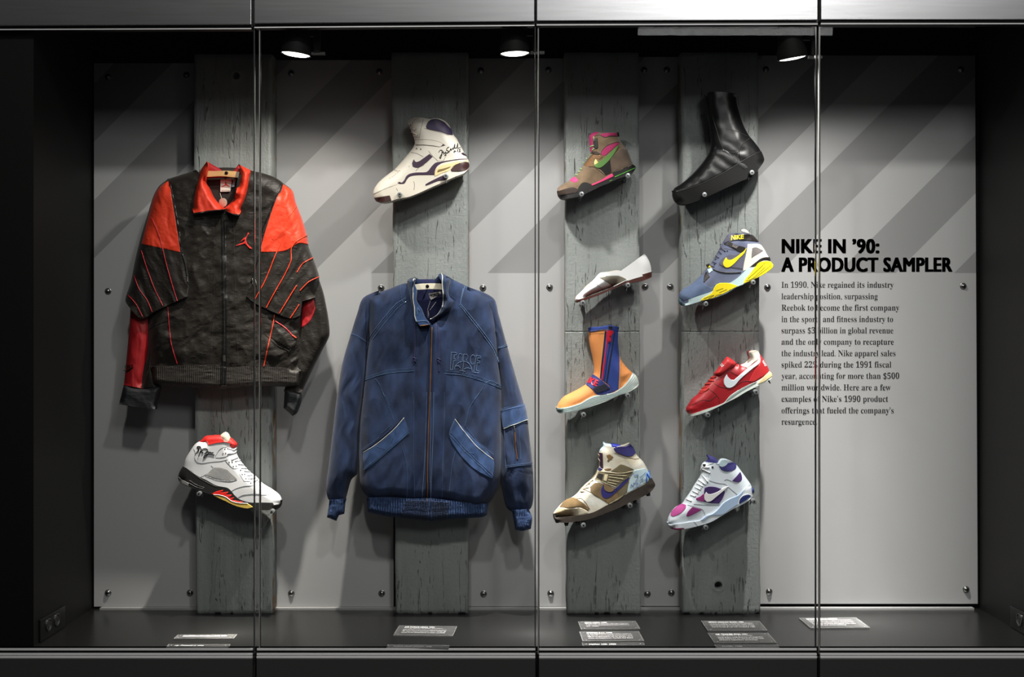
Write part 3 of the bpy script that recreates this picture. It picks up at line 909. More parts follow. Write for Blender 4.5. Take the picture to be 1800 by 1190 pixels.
mat('navy', '#1c2a68', .5)
mat('lace_white', '#dcdcde', .75, bump=.3, bscale=900)
mat('jordan_red', '#d3231f', .6)
mat('flame_red', '#d8261e', .45)
mat('ice_yellow', '#c2a550', .25, var=.1, vscale=30)
mat('silver_mesh', '#8e8e8e', .5, bump=1.0, bscale=330, kind='stripes')
mat('grey_rubber', '#6f6f6f', .5)
mat('tongue_cream', '#cfc6b2', .7)

YB_FACE = 4.18
class Shoe:
    def __init__(s, name, label, cat, fr, yc=4.118):
        s.fr = fr; s.yc = yc; s.name = name; s.label = label; s.cat = cat; s.B = []; s.root = None
    def P(s, t, closed=True, step=1.2): return spline(pts(t, s.fr), closed, step)
    def L(s, t): return [pts(q, s.fr) for q in t.split(';')]
    def body(s, name, m, outline, W, R=20, flat=(), w=None, p=2.0, relief=None, yc=None, step=1.3, back=1.0, sharp=50, grp=True, hide=None):
        o = s.P(outline)
        wp = None
        if w:
            ox, oy, k = s.fr; wp = [(x * k + ox, y * k + oy, ww) for x, y, ww in w]
        hp = s.P(hide) if hide else None
        b = Body(o, s.yc if yc is None else yc, W, R, 'axis' if flat == 'axis' else [pts(z, s.fr) for z in flat] + ([hp] if hide else []), wp, relief, step, p, back, 2, hp)
        if s.root is None:
            c = o.mean(0); s.root = thing(s.name, s.label, s.cat, world_pt(c[0], o[:, 1].max(), s.yc), 'sample footwear on the timber beams')
        ob = b.build(name, m, s.root, sharp=sharp)
        if grp: s.B.append(b)
        return b
    def pick(s, Ps):
        """lay a piece on the sole alone when most of it lies there, else on whatever is in front"""
        if len(s.B) < 2: return s.B
        q = np.concatenate(Ps); return [s.B[1]] if (s.B[1].dist(q, s.B[1].dm) > -1.2).mean() > .62 else s.B
    def patch(s, name, m, poly, lv=1, on=None, clip=None, label=None, edge=.7, parent=None):
        Pp = s.P(poly); bs = on or s.pick([Pp])
        return patch(name, m, parent or s.root, bs, Pp, .0009 * lv, 1.4, edge, clip.P if clip is not None else (Pp if bs is not on and len(bs) == 1 and len(s.B) > 1 else None), label)
    def line(s, name, m, t, w=.7, lift=.0004, dash=None, on=None, parent=None): return stroke(name, m, parent or s.root, on or s.pick(s.L(t)), s.L(t), w, lift, dash)
    def dots(s, name, m, t, r=.8, on=None, lift=.0012): return dots(name, m, s.root, on or s.B, pts(t, s.fr), r, lift)
    def text(s, name, m, t, org, w, cap, ang=0, lift=.002, offset=.02, shear=0, on=None):
        ox, oy, k = s.fr
        return surf_text(name, m, s.root, on or s.B, t, (org[0] * k + ox, org[1] * k + oy), w * k, cap * k, ang, lift, offset, shear)

# 1 --- white and plum basketball high-top, signed at the heel
S = Shoe('high_top_sneaker', 'cream white high-top sneaker with plum trim and a signature on its heel', 'shoe', (640, 190, .1513))
SO = '106,1000 118,1045 150,1085 220,1096 300,1082 400,1052 520,1030 640,985 760,930 900,868 1050,800 1150,760 1195,725 1218,690 1222,640 1212,605 1195,588 1100,590 1000,602 880,622 825,655 780,705 740,742 640,750 550,762 505,795 460,862 440,880 390,890 250,935'
U = S.body('upper', 'cream_leather', '108,1000 112,955 130,915 175,855 250,790 350,715 420,640 480,570 530,510 570,455 588,405 578,345 553,280 528,215 503,168 528,132 600,108 680,112 760,126 830,118 900,130 960,165 1005,230 1032,300 1075,355 1105,410 1135,465 1165,520 1190,570 1205,605 1180,680 1050,780 850,880 700,950 520,1020 300,1060 150,1060',
   .044, 21, ['540,90 950,90 940,170 560,150'], [(170, 960, .042), (400, 900, .047), (750, 800, .038), (1100, 620, .037), (800, 400, .041), (760, 150, .041)], hide=SO)
M_ = S.body('midsole', 'white_rubber', SO,
   .045, 16, 'axis', [(130, 1030, .045), (400, 980, .050), (750, 880, .043), (1150, 660, .042)])
S.patch('sole_band', 'plum', '390,868 405,855 440,865 470,830 490,790 530,762 600,748 720,742 750,722 790,670 830,635 890,620 1000,602 1110,588 1195,588 1205,600 1130,602 1010,618 900,645 850,680 825,730 818,782 700,782 600,785 530,800 500,830 470,878 430,885', 1)
S.patch('heel_cradle', 'cream_rubber', '818,790 822,740 850,695 900,665 1000,640 1100,615 1205,600 1212,622 1120,640 1060,665 1010,700 990,730 900,760 830,795', 2)
S.patch('air_window', 'window_gold', '845,745 860,715 920,700 1010,672 1005,690 950,720 855,752', 3)
S.patch('heel_sole', 'maroon', '1003,715 1040,675 1100,640 1160,625 1212,628 1220,670 1200,715 1150,735 1020,738', 3)
S.patch('toe_sole', 'maroon', '112,1040 150,1035 260,1018 300,1012 320,1075 300,1082 220,1096 150,1088', 2)
S.patch('shank', 'plum', '710,885 750,860 870,800 940,770 960,800 940,835 860,850 760,890 715,905', 2)
S.patch('collar_pad', 'violet_pad', '720,215 740,165 790,130 850,125 910,150 970,205 1010,250 1030,318 980,312 880,275 760,248 725,235', 3)
S.patch('swoosh', 'plum', '578,588 558,640 565,680 600,695 640,690 720,640 800,565 760,530 690,580 640,615 605,625 590,612', 2)
S.patch('ankle_strap', 'cream_leather', '590,372 700,368 800,375 890,400 945,435 880,452 800,440 700,430 598,430', 2)
S.patch('heel_tab', 'plum', '1120,525 1150,515 1185,545 1200,560 1150,548', 2)
S.patch('strap_tip', 'plum', '880,452 915,415 948,434', 3)
S.line('stitching', 'seam', '750,500 790,550 855,612;545,515 620,530 690,568;590,372 700,366 800,375 890,400 945,435;598,432 700,432 800,442 880,452;110,1000 250,935 385,890;350,715 390,735 420,728;720,215 745,160 790,128;700,235 770,255 880,283 980,318;855,612 920,615 960,540;375,930 390,960;575,850 585,880 580,950;600,730 640,690 700,660;560,190 585,140 640,114;690,130 660,250 640,360', .6)
S.dots('eyelet', 'dark_hole', '560,238 600,248 625,312 568,288 655,384 612,472 660,478 540,200', 1.1)
S.dots('vent_hole', 'dark_hole', '330,800 350,785 370,768 392,750 300,815 560,640 525,680', .5)
S.line('signature', 'ink', '870,510 885,488 908,490 905,540 888,588 880,572 895,545 920,500 930,535 948,505 952,545 935,550;990,452 965,465 960,490 985,500 975,520 950,520 985,512 1008,468 1012,492 1032,460 1036,485 1052,418 1052,472 1077,455 1070,475 1086,408 1086,470 1115,460;1040,508 1068,502;1052,490 1046,520;1086,480 1086,512;1100,485 1114,480 1110,495 1098,510 1120,506', 1.25, .0014)
S.line('lace', 'cream_leather', '535,235 600,250;545,275 625,312;570,320 640,330', 1.6, .001)

# 2 --- hiking shoe
S = Shoe('hiking_shoe', 'brown suede hiking shoe with pink collar and green laces', 'shoe', (960, 220, .11764))
SO = '163,985 170,1050 200,1095 260,1102 400,1085 500,1060 640,1000 800,920 950,860 1080,800 1250,740 1310,690 1340,635 1330,610 1295,585 1200,635 1000,715 985,760 880,790 690,880 600,855 540,862 490,920 470,960 430,935 300,945 200,980'
U = S.body('upper', 'taupe_suede', '165,960 175,935 240,885 350,825 430,760 490,690 540,620 560,590 620,510 660,430 668,390 660,330 650,250 645,190 660,145 700,115 760,100 800,108 850,115 960,110 1060,110 1085,125 1090,200 1130,270 1200,360 1240,450 1265,520 1295,590 1300,650 1250,700 1000,800 700,920 480,990 200,1060 170,1020',
   .044, 22, ['780,70 1100,70 1100,150 780,150'], [(200, 980, .040), (500, 850, .048), (800, 750, .042), (1200, 560, .037), (900, 300, .040)], hide=SO)
K = S.body('outsole', 'black_rubber', SO,
   .046, 16, 'axis', [(200, 1040, .043), (500, 980, .050), (1250, 660, .041)])
S.patch('toe_bumper', 'brown_rubber', '165,1012 190,985 300,945 400,925 450,950 480,975 470,1010 300,1042 180,1060', 1)
S.patch('sole_stripe', 'hot_pink', '670,888 800,830 990,720 1015,765 900,820 690,910', 2)
S.patch('sole_stripe', 'lime', '1020,768 1150,712 1336,628 1325,648 1200,708 1030,784', 2)
S.patch('sole_plug', 'grass_green', '940,830 995,810 990,830 950,848', 2)
S.patch('tongue', 'pink_pad', '640,190 655,145 700,112 760,98 805,108 722,165 700,230 705,320 690,400 660,400', 1)
S.patch('collar_pad', 'pink_pad', '795,150 850,118 960,110 1050,114 1068,165 960,162 880,180 830,165', 1)
S.patch('collar_pad', 'black_mesh', '1055,105 1088,105 1094,172 1066,165', 2)
S.patch('eyestay', 'tan_leather', '560,600 620,520 700,435 780,445 865,465 800,520 740,500 710,540 715,590 740,632 640,622 590,615', 1)
S.patch('side_panel', 'black_mesh', '740,632 800,640 870,600 955,520 960,600 978,720 890,757 830,682 770,645', 1)
S.patch('ankle_band', 'brown_rubber', '655,428 690,388 760,395 820,432 780,447 700,432', 2)
S.patch('ankle_pad', 'pink_pad', '815,445 840,380 900,320 1000,275 1085,252 1094,275 1010,350 940,410 880,458', 1)
S.patch('heel_counter', 'taupe_dark', '955,520 985,470 1040,420 1130,345 1205,355 1245,450 1270,520 1300,590 1180,642 985,717 965,620', 2)
S.patch('swoosh', 'grass_green', '740,492 712,560 712,610 760,642 812,640 870,602 950,522 1010,442 1094,295 1050,320 960,410 880,480 820,530 775,545 750,520', 3)
S.patch('swoosh_tip', 'straw', '740,495 716,560 720,602 752,590 788,562 762,525', 4)
S.patch('toe_patch', 'hot_pink', '345,825 420,768 482,815 472,840 422,857', 2)
S.line('stitching', 'black_rubber', '815,447 838,378 900,316 1000,270 1092,250;560,602 620,522 700,433 782,443;640,622 720,630 780,670 885,757;720,165 800,150 880,185 960,165 1066,168;955,520 965,620 985,717', .9)
S.patch('lace_hook', 'black_rubber', '700,200 765,190 778,330 760,362 712,345', 3)
S.line('lace', 'lace_green', '712,172 722,235;650,325 722,300;640,430 662,447;592,490 612,512;545,548 562,572;500,640 536,662;472,685 507,702;428,742 472,752;690,375 728,345', 2.5, .0012)
S.dots('eyelet', 'copper', '605,600 635,572 655,540 683,507 710,477 660,560 800,455', .8)
S.line('tread_groove', 'welt_grey', '330,1050 338,1090;410,1035 420,1078;650,960 660,992;740,915 752,945;840,870 850,900', .6)

# 3 --- tall black leather boot
def boot_folds(Q):
    x, y = Q[:, 0], Q[:, 1]
    return (.0022 * fbm((x + y * .5) * .05, (y - x * .6) * .035, 2) + 0.0007 * np.sin((y * .9 - x * .55) * .33 + 2 * fbm(x * .05, y * .05, 2)) * np.exp(-((y - 285) / 45) ** 2))
S = Shoe('leather_boot', 'tall black leather boot at the top of its beam', 'boot', (1160, 150, .18484))
SO = '118,1000 120,1060 150,1115 220,1130 300,1120 450,1060 600,990 750,920 880,860 980,740 992,700 965,625 900,650 740,745 600,830 400,930 250,985 160,1010'
U = S.body('upper', 'black_leather', '120,1010 140,975 190,945 260,890 330,820 400,740 450,670 480,600 482,520 468,400 450,280 432,160 425,85 480,62 600,65 720,75 735,180 760,280 800,390 850,480 900,540 945,600 965,640 970,700 800,800 500,950 200,1080 130,1060',
   .045, 22, ['420,30 740,30 740,110 420,110'], [(180, 1000, .042), (400, 900, .049), (750, 700, .042), (900, 620, .037), (600, 400, .043), (580, 100, .045)], relief=boot_folds, hide=SO)
K = S.body('outsole', 'black_sole', SO,
   .046, 15, 'axis', [(180, 1060, .044), (420, 1000, .051), (900, 740, .041)])
S.patch('heel_counter', 'black_leather', '752,618 782,562 860,497 943,598 955,628 860,666 762,722', 2)
S.patch('vamp', 'black_leather', '160,1008 250,905 330,825 400,742 480,640 560,625 600,607 660,640 735,742 600,828 400,928 250,983', 1)
S.line('stitching', 'welt_grey', '500,300 540,430 570,530 600,603;602,605 560,627 482,640;602,605 660,632 745,637;745,637 772,570 862,495;740,640 737,742;620,410 720,435 850,490;750,655 790,580 865,510', .8)
S.line('welt', 'welt_grey', '165,1012 250,987 400,932 600,832 740,747 900,652 962,628', .9, .0008)

# 4 --- low white slipper
S = Shoe('slip_on_shoe', 'white leather slip-on with a grey suede side panel', 'shoe', (1000, 430, .10082))
SO = '103,985 120,1005 150,1008 300,960 550,870 800,760 1000,680 1250,640 1400,590 1445,565 1448,475 1430,475 1250,530 1050,600 900,670 780,730 650,790 400,885 200,950'
U = S.body('upper', 'snow_leather', '110,965 120,920 180,850 250,780 320,710 390,650 440,600 490,540 520,510 560,485 700,470 830,450 910,455 960,420 1100,320 1220,230 1320,160 1370,230 1410,310 1430,390 1440,475 1380,520 1150,590 1000,640 800,720 400,870 150,985',
   .040, 20, ['540,400 900,400 1330,100 1330,180 940,480 560,520'], [(180, 930, .034), (420, 780, .043), (800, 620, .037), (1350, 380, .034)], hide=SO)
K = S.body('outsole', 'brown_sole', SO,
   .04, 14, 'axis', [(150, 990, .036), (420, 900, .044), (1400, 540, .034)])
S.patch('side_panel', 'grey_suede', '515,578 640,555 760,545 880,545 960,575 1020,610 900,670 775,730 650,650', 1)
S.patch('toe_lining', 'tan_lining', '105,975 106,935 178,838 296,720 383,643 378,666 345,680 300,730 230,782 168,852 124,922', 1)
S.line('piping', 'snow_leather', '775,732 900,672 1022,610', 1.2, .001)
S.line('stitching', 'seam_grey', '420,640 520,720 632,792;640,552 760,543 880,543;380,690 372,705;300,750 290,765', .6)
S.body('insole', 'tan_lining', '560,487 700,468 830,446 915,452 960,418 1100,318 1220,228 1318,160 1300,200 1100,350 960,450 850,490 640,510', .022, 12, grp=False)

# 5 --- slate blue and yellow trainer
S = Shoe('training_shoe', 'slate blue training shoe with yellow sole and black ankle strap', 'shoe', (1170, 390, .13444))
SO = '165,1010 180,1065 220,1094 300,1085 480,1032 650,992 800,930 950,842 1020,815 1130,755 1250,700 1350,640 1400,590 1410,560 1370,520 1320,505 1250,520 1170,585 1080,605 1000,680 930,740 830,800 700,810 640,880 600,910 400,980 240,1040 200,1000'
U = S.body('upper', 'slate_blue', '170,990 180,930 230,880 330,820 420,740 480,680 540,600 600,530 660,430 700,360 740,280 790,200 830,155 900,148 970,148 1000,155 1090,158 1150,190 1210,260 1260,320 1310,390 1350,460 1390,540 1400,570 1300,650 1000,800 700,900 400,1040 200,1060',
   .045, 21, ['880,110 1160,110 1130,172 880,165'], [(220, 960, .042), (480, 850, .049), (800, 700, .043), (1250, 500, .038), (950, 250, .041)], hide=SO)
K = S.body('midsole', 'ice_rubber', SO,
   .047, 15, 'axis', [(200, 1050, .044), (500, 960, .052), (1340, 590, .043)])
S.patch('toe_cap', 'slate_toe', '172,990 180,928 232,878 330,818 420,738 470,690 500,720 495,805 600,860 640,800 700,810 600,905 400,975 240,1038', 1)
S.patch('toe_bumper', 'teal_rubber', '163,1010 195,1000 243,1055 262,1088 215,1096 178,1070', 2)
S.patch('forefoot_sole', 'yellow_rubber', '450,1038 480,1000 600,930 630,870 660,825 710,800 800,797 870,810 950,838 850,892 700,967 640,990 560,1014', 2)
S.patch('heel_sole', 'yellow_rubber', '1010,812 1040,750 1100,680 1160,600 1220,535 1290,512 1370,520 1410,568 1397,600 1340,652 1230,717 1120,768', 2)
S.line('sole_groove', 'olive_groove', '1075,742 1190,642 1295,540;1050,770 1130,740 1230,655 1345,548;1090,765 1180,722 1370,570;500,1002 600,965 635,958 560,1005;660,902 750,868;700,925 800,882;640,985 660,960 730,945;830,900 845,880', 1.0, .002)
S.patch('side_mesh', 'slate_mesh', '700,520 800,440 960,410 1050,330 1042,450 1012,622 850,600 760,592 700,560', 1)
S.patch('heel_cage', 'bone', '1072,288 1230,293 1282,350 1332,440 1355,470 1250,482 1180,532 1090,602 1008,652 1020,560 1050,420', 2)
S.patch('cage_window', 'grey_mesh', '1125,340 1180,330 1280,380 1230,415 1160,450 1115,487', 3)
S.patch('heel_band', 'strap_black', '1372,507 1357,460 1280,463 1220,488 1170,540 1130,575 1070,602 1180,588 1230,532 1290,512', 3)
S.patch('swoosh', 'yellow', '792,455 752,520 748,560 780,597 832,597 900,547 960,482 1030,412 1067,330 1000,395 920,460 850,495 813,490', 3)
S.patch('ankle_strap', 'strap_black', '848,240 868,188 1000,168 1100,162 1152,188 1220,268 1130,257 1050,247 950,242 860,252', 3)
S.text('strap_lettering', 'yellow', 'NIKE', (856, 246), 160, 55, -9, .0042, .03, .22)
S.patch('ankle_strap', 'strap_black', '755,292 830,250 880,280 960,310 1042,330 1052,382 980,402 900,362 830,322', 2)
S.patch('strap_loop', 'grey_mesh', '880,285 960,315 925,358 860,325', 4)
S.patch('forefoot_strap', 'strap_black', '530,640 582,720 495,808 500,720', 2)
S.patch('strap_buckle', 'ice_rubber', '543,625 600,600 622,640 570,682', 3)
S.patch('strap_end', 'yellow', '548,602 582,568 597,602', 3)
S.patch('strap_end', 'strap_black', '525,562 570,543 588,565 545,602', 3)
S.body('pull_tab', 'bone', '982,107 1010,96 1040,97 1080,125 1098,160 1050,156 1010,146 990,132', .008, 4, grp=False)
S.patch('tongue', 'slate_mesh', '775,225 830,155 900,148 975,150 860,190 845,240 760,288', 2)
S.line('strap_fold', 'strap_black', '622,622 700,650 800,665 985,660', 2.6, .0006)
S.line('stitching', 'seam', '230,905 350,895 480,850;860,600 980,625 1010,622;700,360 780,350 900,370;690,560 760,594 850,602;1050,160 1060,240', .6)
S.dots('eyelet', 'dark_hole', '775,387 808,382 640,560 655,490', 1.2)
S.line('lace', 'slate_mesh', '725,290 745,350 785,385;700,370 735,420;660,440 700,470;620,520 665,545;590,570 640,590', 2.0, .0015)

# 6 --- orange neoprene boot
S = Shoe('zip_boot', 'orange and blue neoprene boot with red zipper', 'boot', (960, 560, .15127))
SO = '113,1030 120,1070 150,1098 250,1095 400,1060 560,1010 700,960 850,890 960,855 1060,790 1080,755 1050,670 1010,628 980,680 920,760 850,820 780,860 680,880 560,895 480,930 400,980 280,1020 170,1040'
U = S.body('upper', 'orange_neoprene', '120,1035 150,970 200,910 270,870 350,830 420,790 470,755 520,690 552,640 555,570 545,490 520,370 500,260 490,110 530,102 640,95 740,80 842,102 836,180 832,280 845,400 870,470 930,560 1002,630 970,740 850,830 600,930 300,1040 150,1055',
   .044, 20, ['490,50 850,50 850,115 490,125'], [(180, 1000, .04), (400, 900, .048), (800, 780, .04), (650, 300, .042), (650, 110, .043)], hide=SO)
K = S.body('outsole', 'mint_rubber', SO,
   .046, 14, 'axis', [(180, 1060, .044), (430, 1000, .05), (1040, 740, .04)])
g = []
top = np.array([[118, 1040], [170, 1042], [280, 1022], [400, 982], [480, 932], [560, 897], [680, 882], [780, 862], [850, 822], [920, 762], [980, 682], [1010, 632]], float)
bot = np.array([[150, 1096], [200, 1097], [290, 1087], [420, 1052], [520, 1020], [600, 992], [720, 948], [840, 895], [920, 868], [990, 835], [1050, 795], [1078, 758]], float)
for u in (.16, .33, .5, .66, .83):
    g.append(' '.join('%.0f,%.0f' % tuple(q) for q in top + (bot - top) * u))
S.line('sole_groove', 'groove_grey', ';'.join(g), .8, .0004)
S.patch('side_panel', 'royal_neoprene', '690,138 842,100 836,280 850,430 852,600 842,822 790,852 720,770 630,700 650,500 680,250', 1)
S.patch('collar_binding', 'royal_neoprene', '486,108 530,100 640,93 740,78 848,100 838,152 740,132 640,136 560,152 493,158', 2)
S.patch('zipper_tape', 'strap_black', '680,140 702,140 682,300 662,500 642,705 622,692 642,500 665,300', 2)
S.patch('zipper_tape', 'strap_black', '788,147 802,152 772,350 742,560 710,755 693,745 720,560 755,340', 2)
S.patch('zipper_teeth', 'zip_red', '700,150 730,150 712,300 700,400 690,500 670,640 657,725 640,712 655,560 680,400 695,260', 2)
S.line('zipper_notch', 'navy_black', '735,280 722,380 705,480 690,600 668,720', 1.0, .002, (.7, .7))
S.patch('zipper_slider', 'zip_red', '703,140 770,134 778,165 757,200 752,278 718,280 712,200', 4)
S.dots('slider_hole', 'dark_hole', '740,205 735,262', 1.2, lift=.0045)
S.patch('pull_loop', 'strap_black', '720,75 768,72 768,127 724,128', 4)
S.patch('instep_strap', 'royal_strap', '545,645 600,680 700,760 805,842 700,882 600,888 540,830 463,770 490,728', 3)
S.text('strap_lettering', 'zip_red', 'IKE', (484, 742), 112, 72, 24, .0046, .04)
S.patch('hook_pad', 'navy_black', '540,805 680,753 742,812 590,872', 5)
S.line('stitching', 'seam_grey', '590,860 690,830 725,808;495,150 640,130 740,126;845,400 850,600 840,820', .5, .004)

# 7 --- red low cleat with flap tongue
S = Shoe('cleated_shoe', 'red leather cleated shoe with white swoosh and folded tongue flap', 'shoe', (1180, 600, .12602))
SO = '222,1020 240,1040 330,1035 480,990 640,920 740,870 900,790 1050,700 1250,600 1380,530 1410,495 1400,450 1370,415 1330,470 1200,550 1130,590 1000,640 900,700 820,760 740,850 640,895 450,960 300,1010'
U = S.body('upper', 'red_leather', '205,970 210,920 235,880 290,800 350,750 400,700 440,650 500,570 560,500 600,460 636,413 690,332 742,268 788,238 860,285 910,312 960,320 1010,310 1060,270 1090,220 1080,170 1090,140 1150,125 1200,135 1230,180 1290,260 1330,330 1365,420 1370,470 1200,570 900,720 740,860 500,970 250,1025',
   .042, 20, ['900,100 1230,100 1200,150 1100,160 1090,240 960,335 900,320'], [(250, 940, .038), (480, 800, .046), (850, 600, .040), (1250, 400, .035)], hide=SO)
K = S.body('midsole', 'mint_rubber', SO,
   .043, 14, 'axis', [(260, 1020, .038), (480, 960, .046), (1370, 490, .036)])
S.patch('arch_wedge', 'wedge_grey', '740,852 820,760 900,705 1000,640 1130,580 1222,553 1120,610 950,710 850,780', 2)
S.patch('heel_wedge', 'cream_rubber', '1230,555 1370,418 1402,450 1410,490 1300,560 1200,600', 2)
S.patch('collar_lining', 'pearl_lining', '910,315 960,322 1010,312 1060,272 1090,220 1078,170 1088,138 1150,123 1202,133 1232,180 1232,230 1150,300 1060,377 1000,352', 2)
S.patch('heel_counter', 'red_bright', '1236,178 1292,260 1334,330 1370,420 1262,492 1150,560 1080,562 1150,422 1232,300', 2)
S.patch('swoosh', 'ice_leather', '775,452 733,530 733,590 768,642 820,652 882,620 960,532 1050,452 1150,372 1232,300 1236,205 1200,270 1080,360 940,480 870,540 830,530 790,490', 3)
b = S.body('tongue_flap', 'red_bright', '583,455 632,398 702,300 778,207 860,260 917,310 862,382 780,452 700,493 640,487', .0465, 9, grp=False, back=.35, p=2.5)
S.text('flap_lettering', 'white_leather', 'KE', (704, 362), 40, 36, -42, .001, .04, 0, on=[b])
S.text('heel_lettering', 'white_leather', 'NIKE', (1258, 282), 84, 28, 60, .003, .03)
S.line('stitching', 'maroon', '225,888 300,882 400,832 450,817 540,822 580,792 632,757;520,660 600,720 660,790 667,862;600,590 700,640 800,650;820,420 940,490;1150,560 1000,560 880,640', .7)
S.patch('eyestay', 'red_bright', '376,722 440,640 522,640 512,682 430,727', 2)
S.line('lace', 'lace_red', '400,690 480,690 525,648;425,655 505,640;465,600 545,592;515,545 595,555;555,510 622,500', 2.8, .0015)
S.body('cleat', 'wedge_grey', '638,925 672,925 668,985 650,987', .006, 3, grp=False, yc=4.09)
S.body('cleat', 'wedge_grey', '345,1030 372,1030 366,1072 350,1072', .006, 3, grp=False, yc=4.09)
S.body('cleat', 'black_rubber', '1343,548 1366,540 1388,585 1372,588', .006, 3, grp=False, yc=4.10)

# 8 --- dirty white football cleat with studs
S = Shoe('football_cleat', 'worn white and tan high-top cleat with navy collar and black studs', 'shoe', (955, 760, .1513))
SO = '111,955 120,1000 150,1040 250,1050 400,1035 530,1010 700,950 850,890 1000,820 1150,750 1250,690 1300,620 1290,580 1260,530 1200,590 1000,700 850,780 750,840 600,920 520,945 350,975 180,985'
U = S.body('upper', 'worn_white', '113,955 125,925 180,860 240,800 340,750 400,700 430,660 500,590 570,530 610,480 650,400 645,330 640,240 660,190 690,160 790,165 815,178 870,165 940,150 1000,125 1020,140 1050,200 1072,240 1110,290 1160,340 1190,390 1215,440 1240,500 1258,535 1230,600 1000,740 700,880 500,960 200,980',
   .045, 21, ['690,90 1040,90 1030,160 870,190 690,175'], [(180, 920, .042), (420, 820, .049), (800, 700, .043), (1180, 500, .038), (850, 300, .041)], hide=SO)
K = S.body('outsole', 'cleat_sole', SO,
   .046, 15, 'axis', [(180, 1000, .043), (430, 990, .051), (1250, 620, .041)])
for t, yy in (('132,1030 182,1035 182,1052 150,1054', 4.10), ('238,1040 298,1040 287,1087 250,1088', 4.09), ('368,1030 424,1028 427,1072 373,1078', 4.085), ('908,850 962,840 962,888 914,888', 4.09), ('1038,795 1088,785 1087,828 1044,833', 4.10), ('1188,712 1244,688 1243,738 1200,743', 4.10)):
    S.body('stud', 'black_rubber', t, .012, 5, grp=False, yc=yy)
S.patch('toe_panel', 'tan_suede', '183,870 238,798 345,753 400,775 480,830 537,880 520,917 430,872 300,882', 1)
S.patch('toe_guard', 'worn_cream', '118,955 185,872 300,884 430,874 520,917 528,942 350,973 180,982', 1)
S.patch('quarter_panel', 'tan_quarter', '543,640 600,590 660,585 800,640 862,670 882,760 765,837 700,790 600,740 550,690', 1)
S.patch('rear_panel', 'olive_panel', '860,660 1000,520 970,692 882,782 770,837 760,822 872,760', 1)
S.patch('ankle_panel', 'olive_panel', '775,452 850,400 900,368 980,393 1062,430 960,467 870,472', 1)
S.patch('heel_counter', 'pale_blue', '1048,440 1190,415 1245,500 1258,540 1180,592 1040,672 968,707 1000,560', 2)
S.patch('swoosh', 'swoosh_navy', '695,603 668,670 672,722 700,762 740,767 800,737 860,682 940,612 1000,542 1007,513 930,570 850,640 830,660 760,650 720,630', 2)
S.patch('swoosh_overlay', 'tan_quarter', '702,598 760,612 830,662 800,692 740,692 705,660', 3)
S.patch('instep_strap', 'olive_panel', '603,545 640,453 760,463 900,473 1044,448 1002,512 900,592 842,634 700,577', 3)
S.patch('strap_badge', 'dark_hole', '618,530 650,473 707,488 685,562', 4)
S.patch('strap_plate', 'cream_ridge', '697,557 713,483 757,488 737,572', 4)
S.line('strap_rib', 'cream_ridge', '765,490 970,505;760,517 930,541;755,550 880,577;745,577 850,602;640,453 760,464 900,475 1044,449;603,548 700,580 845,636;605,545 640,455', 1.0, .0032)
S.patch('collar_pad', 'navy_pad', '813,180 870,165 960,160 1010,128 1047,180 1074,240 1030,277 980,282 900,257 840,227', 3)
S.body('inner_collar', 'blue_lining', '775,124 850,133 920,152 1000,122 1022,138 965,190 870,200 790,190', .030, 8, grp=False)
S.body('tongue', 'pale_blue', '640,240 655,190 688,160 676,110 692,93 740,123 790,133 822,172 770,215 680,250', .030, 9, grp=False)
S.patch('throat', 'plum', '636,230 692,238 697,422 665,402 648,330', 2)
S.patch('throat_lining', 'navy_pad', '640,398 692,430 660,452 640,445', 3)
S.patch('mud_stain', 'stain', '730,265 752,258 770,253 795,268 822,290 800,300 806,314 780,322 760,342 738,336 750,310 738,290', 1)
S.patch('mud_stain', 'stain', '700,425 760,415 800,420 770,445 720,445', 1)
S.line('heel_emblem', 'logo_blue', '1192,582 1196,478 1232,545 1222,445', 2.6, .003)
S.line('signature', 'ink_blue', '1010,642 1022,600 1040,630 1050,580 1062,602 1075,558 1092,540 1096,490;1050,502 1102,488;1075,592 1102,580 1085,610;1040,657 1080,620 1095,640 1130,580;1118,522 1150,500 1182,466;1110,562 1152,538;1145,570 1150,530', .7, .003)
S.line('lace', 'worn_cream', '638,240 658,270 643,300 662,330 655,372;568,540 602,500 632,440 660,402;498,622 572,560;470,660 530,640;430,690 480,690', 1.6, .0015)
S.patch('lace_loop', 'worn_cream', '348,760 400,718 422,745 437,770 380,777', 2)
S.dots('eyelet', 'dark_hole', '575,562 535,600 500,642 450,697 663,240', 1.1)
S.line('stitching', 'stain', '400,740 480,800 540,890;455,660 560,700 700,790 760,830;820,235 900,262 1060,310 1112,305;543,640 600,592 660,587;1048,440 1000,560 968,705;690,240 697,420;880,670 885,760', .8)

# 9 --- white, purple and pink shoe
S = Shoe('mid_top_sneaker', 'white mid-top sneaker with purple and pink panels', 'shoe', (1155, 780, .13446))
SO = '131,1028 150,1080 200,1110 360,1113 520,1080 700,1025 850,940 1000,850 1150,775 1235,705 1252,670 1238,560 1200,540 1130,610 1060,680 960,715 870,770 790,860 720,915 640,940 560,1005 470,1018 300,1045 190,1050'
U = S.body('upper', 'ice_leather', '133,1030 145,970 180,900 240,830 330,780 370,720 440,620 480,550 540,460 580,380 568,330 590,260 620,240 700,250 800,260 850,205 920,210 1000,243 1050,290 1110,370 1160,440 1210,510 1235,560 1250,660 1150,750 1000,830 850,920 700,1000 400,1080 160,1060',
   .044, 20, ['620,180 1010,180 1010,250 850,300 620,260'], [(190, 980, .041), (450, 880, .048), (800, 720, .042), (1170, 560, .037), (850, 350, .040)], hide=SO)
K = S.body('midsole', 'ice_leather', SO,
   .046, 14, 'axis', [(180, 1070, .043), (450, 1030, .051), (1200, 660, .041)])
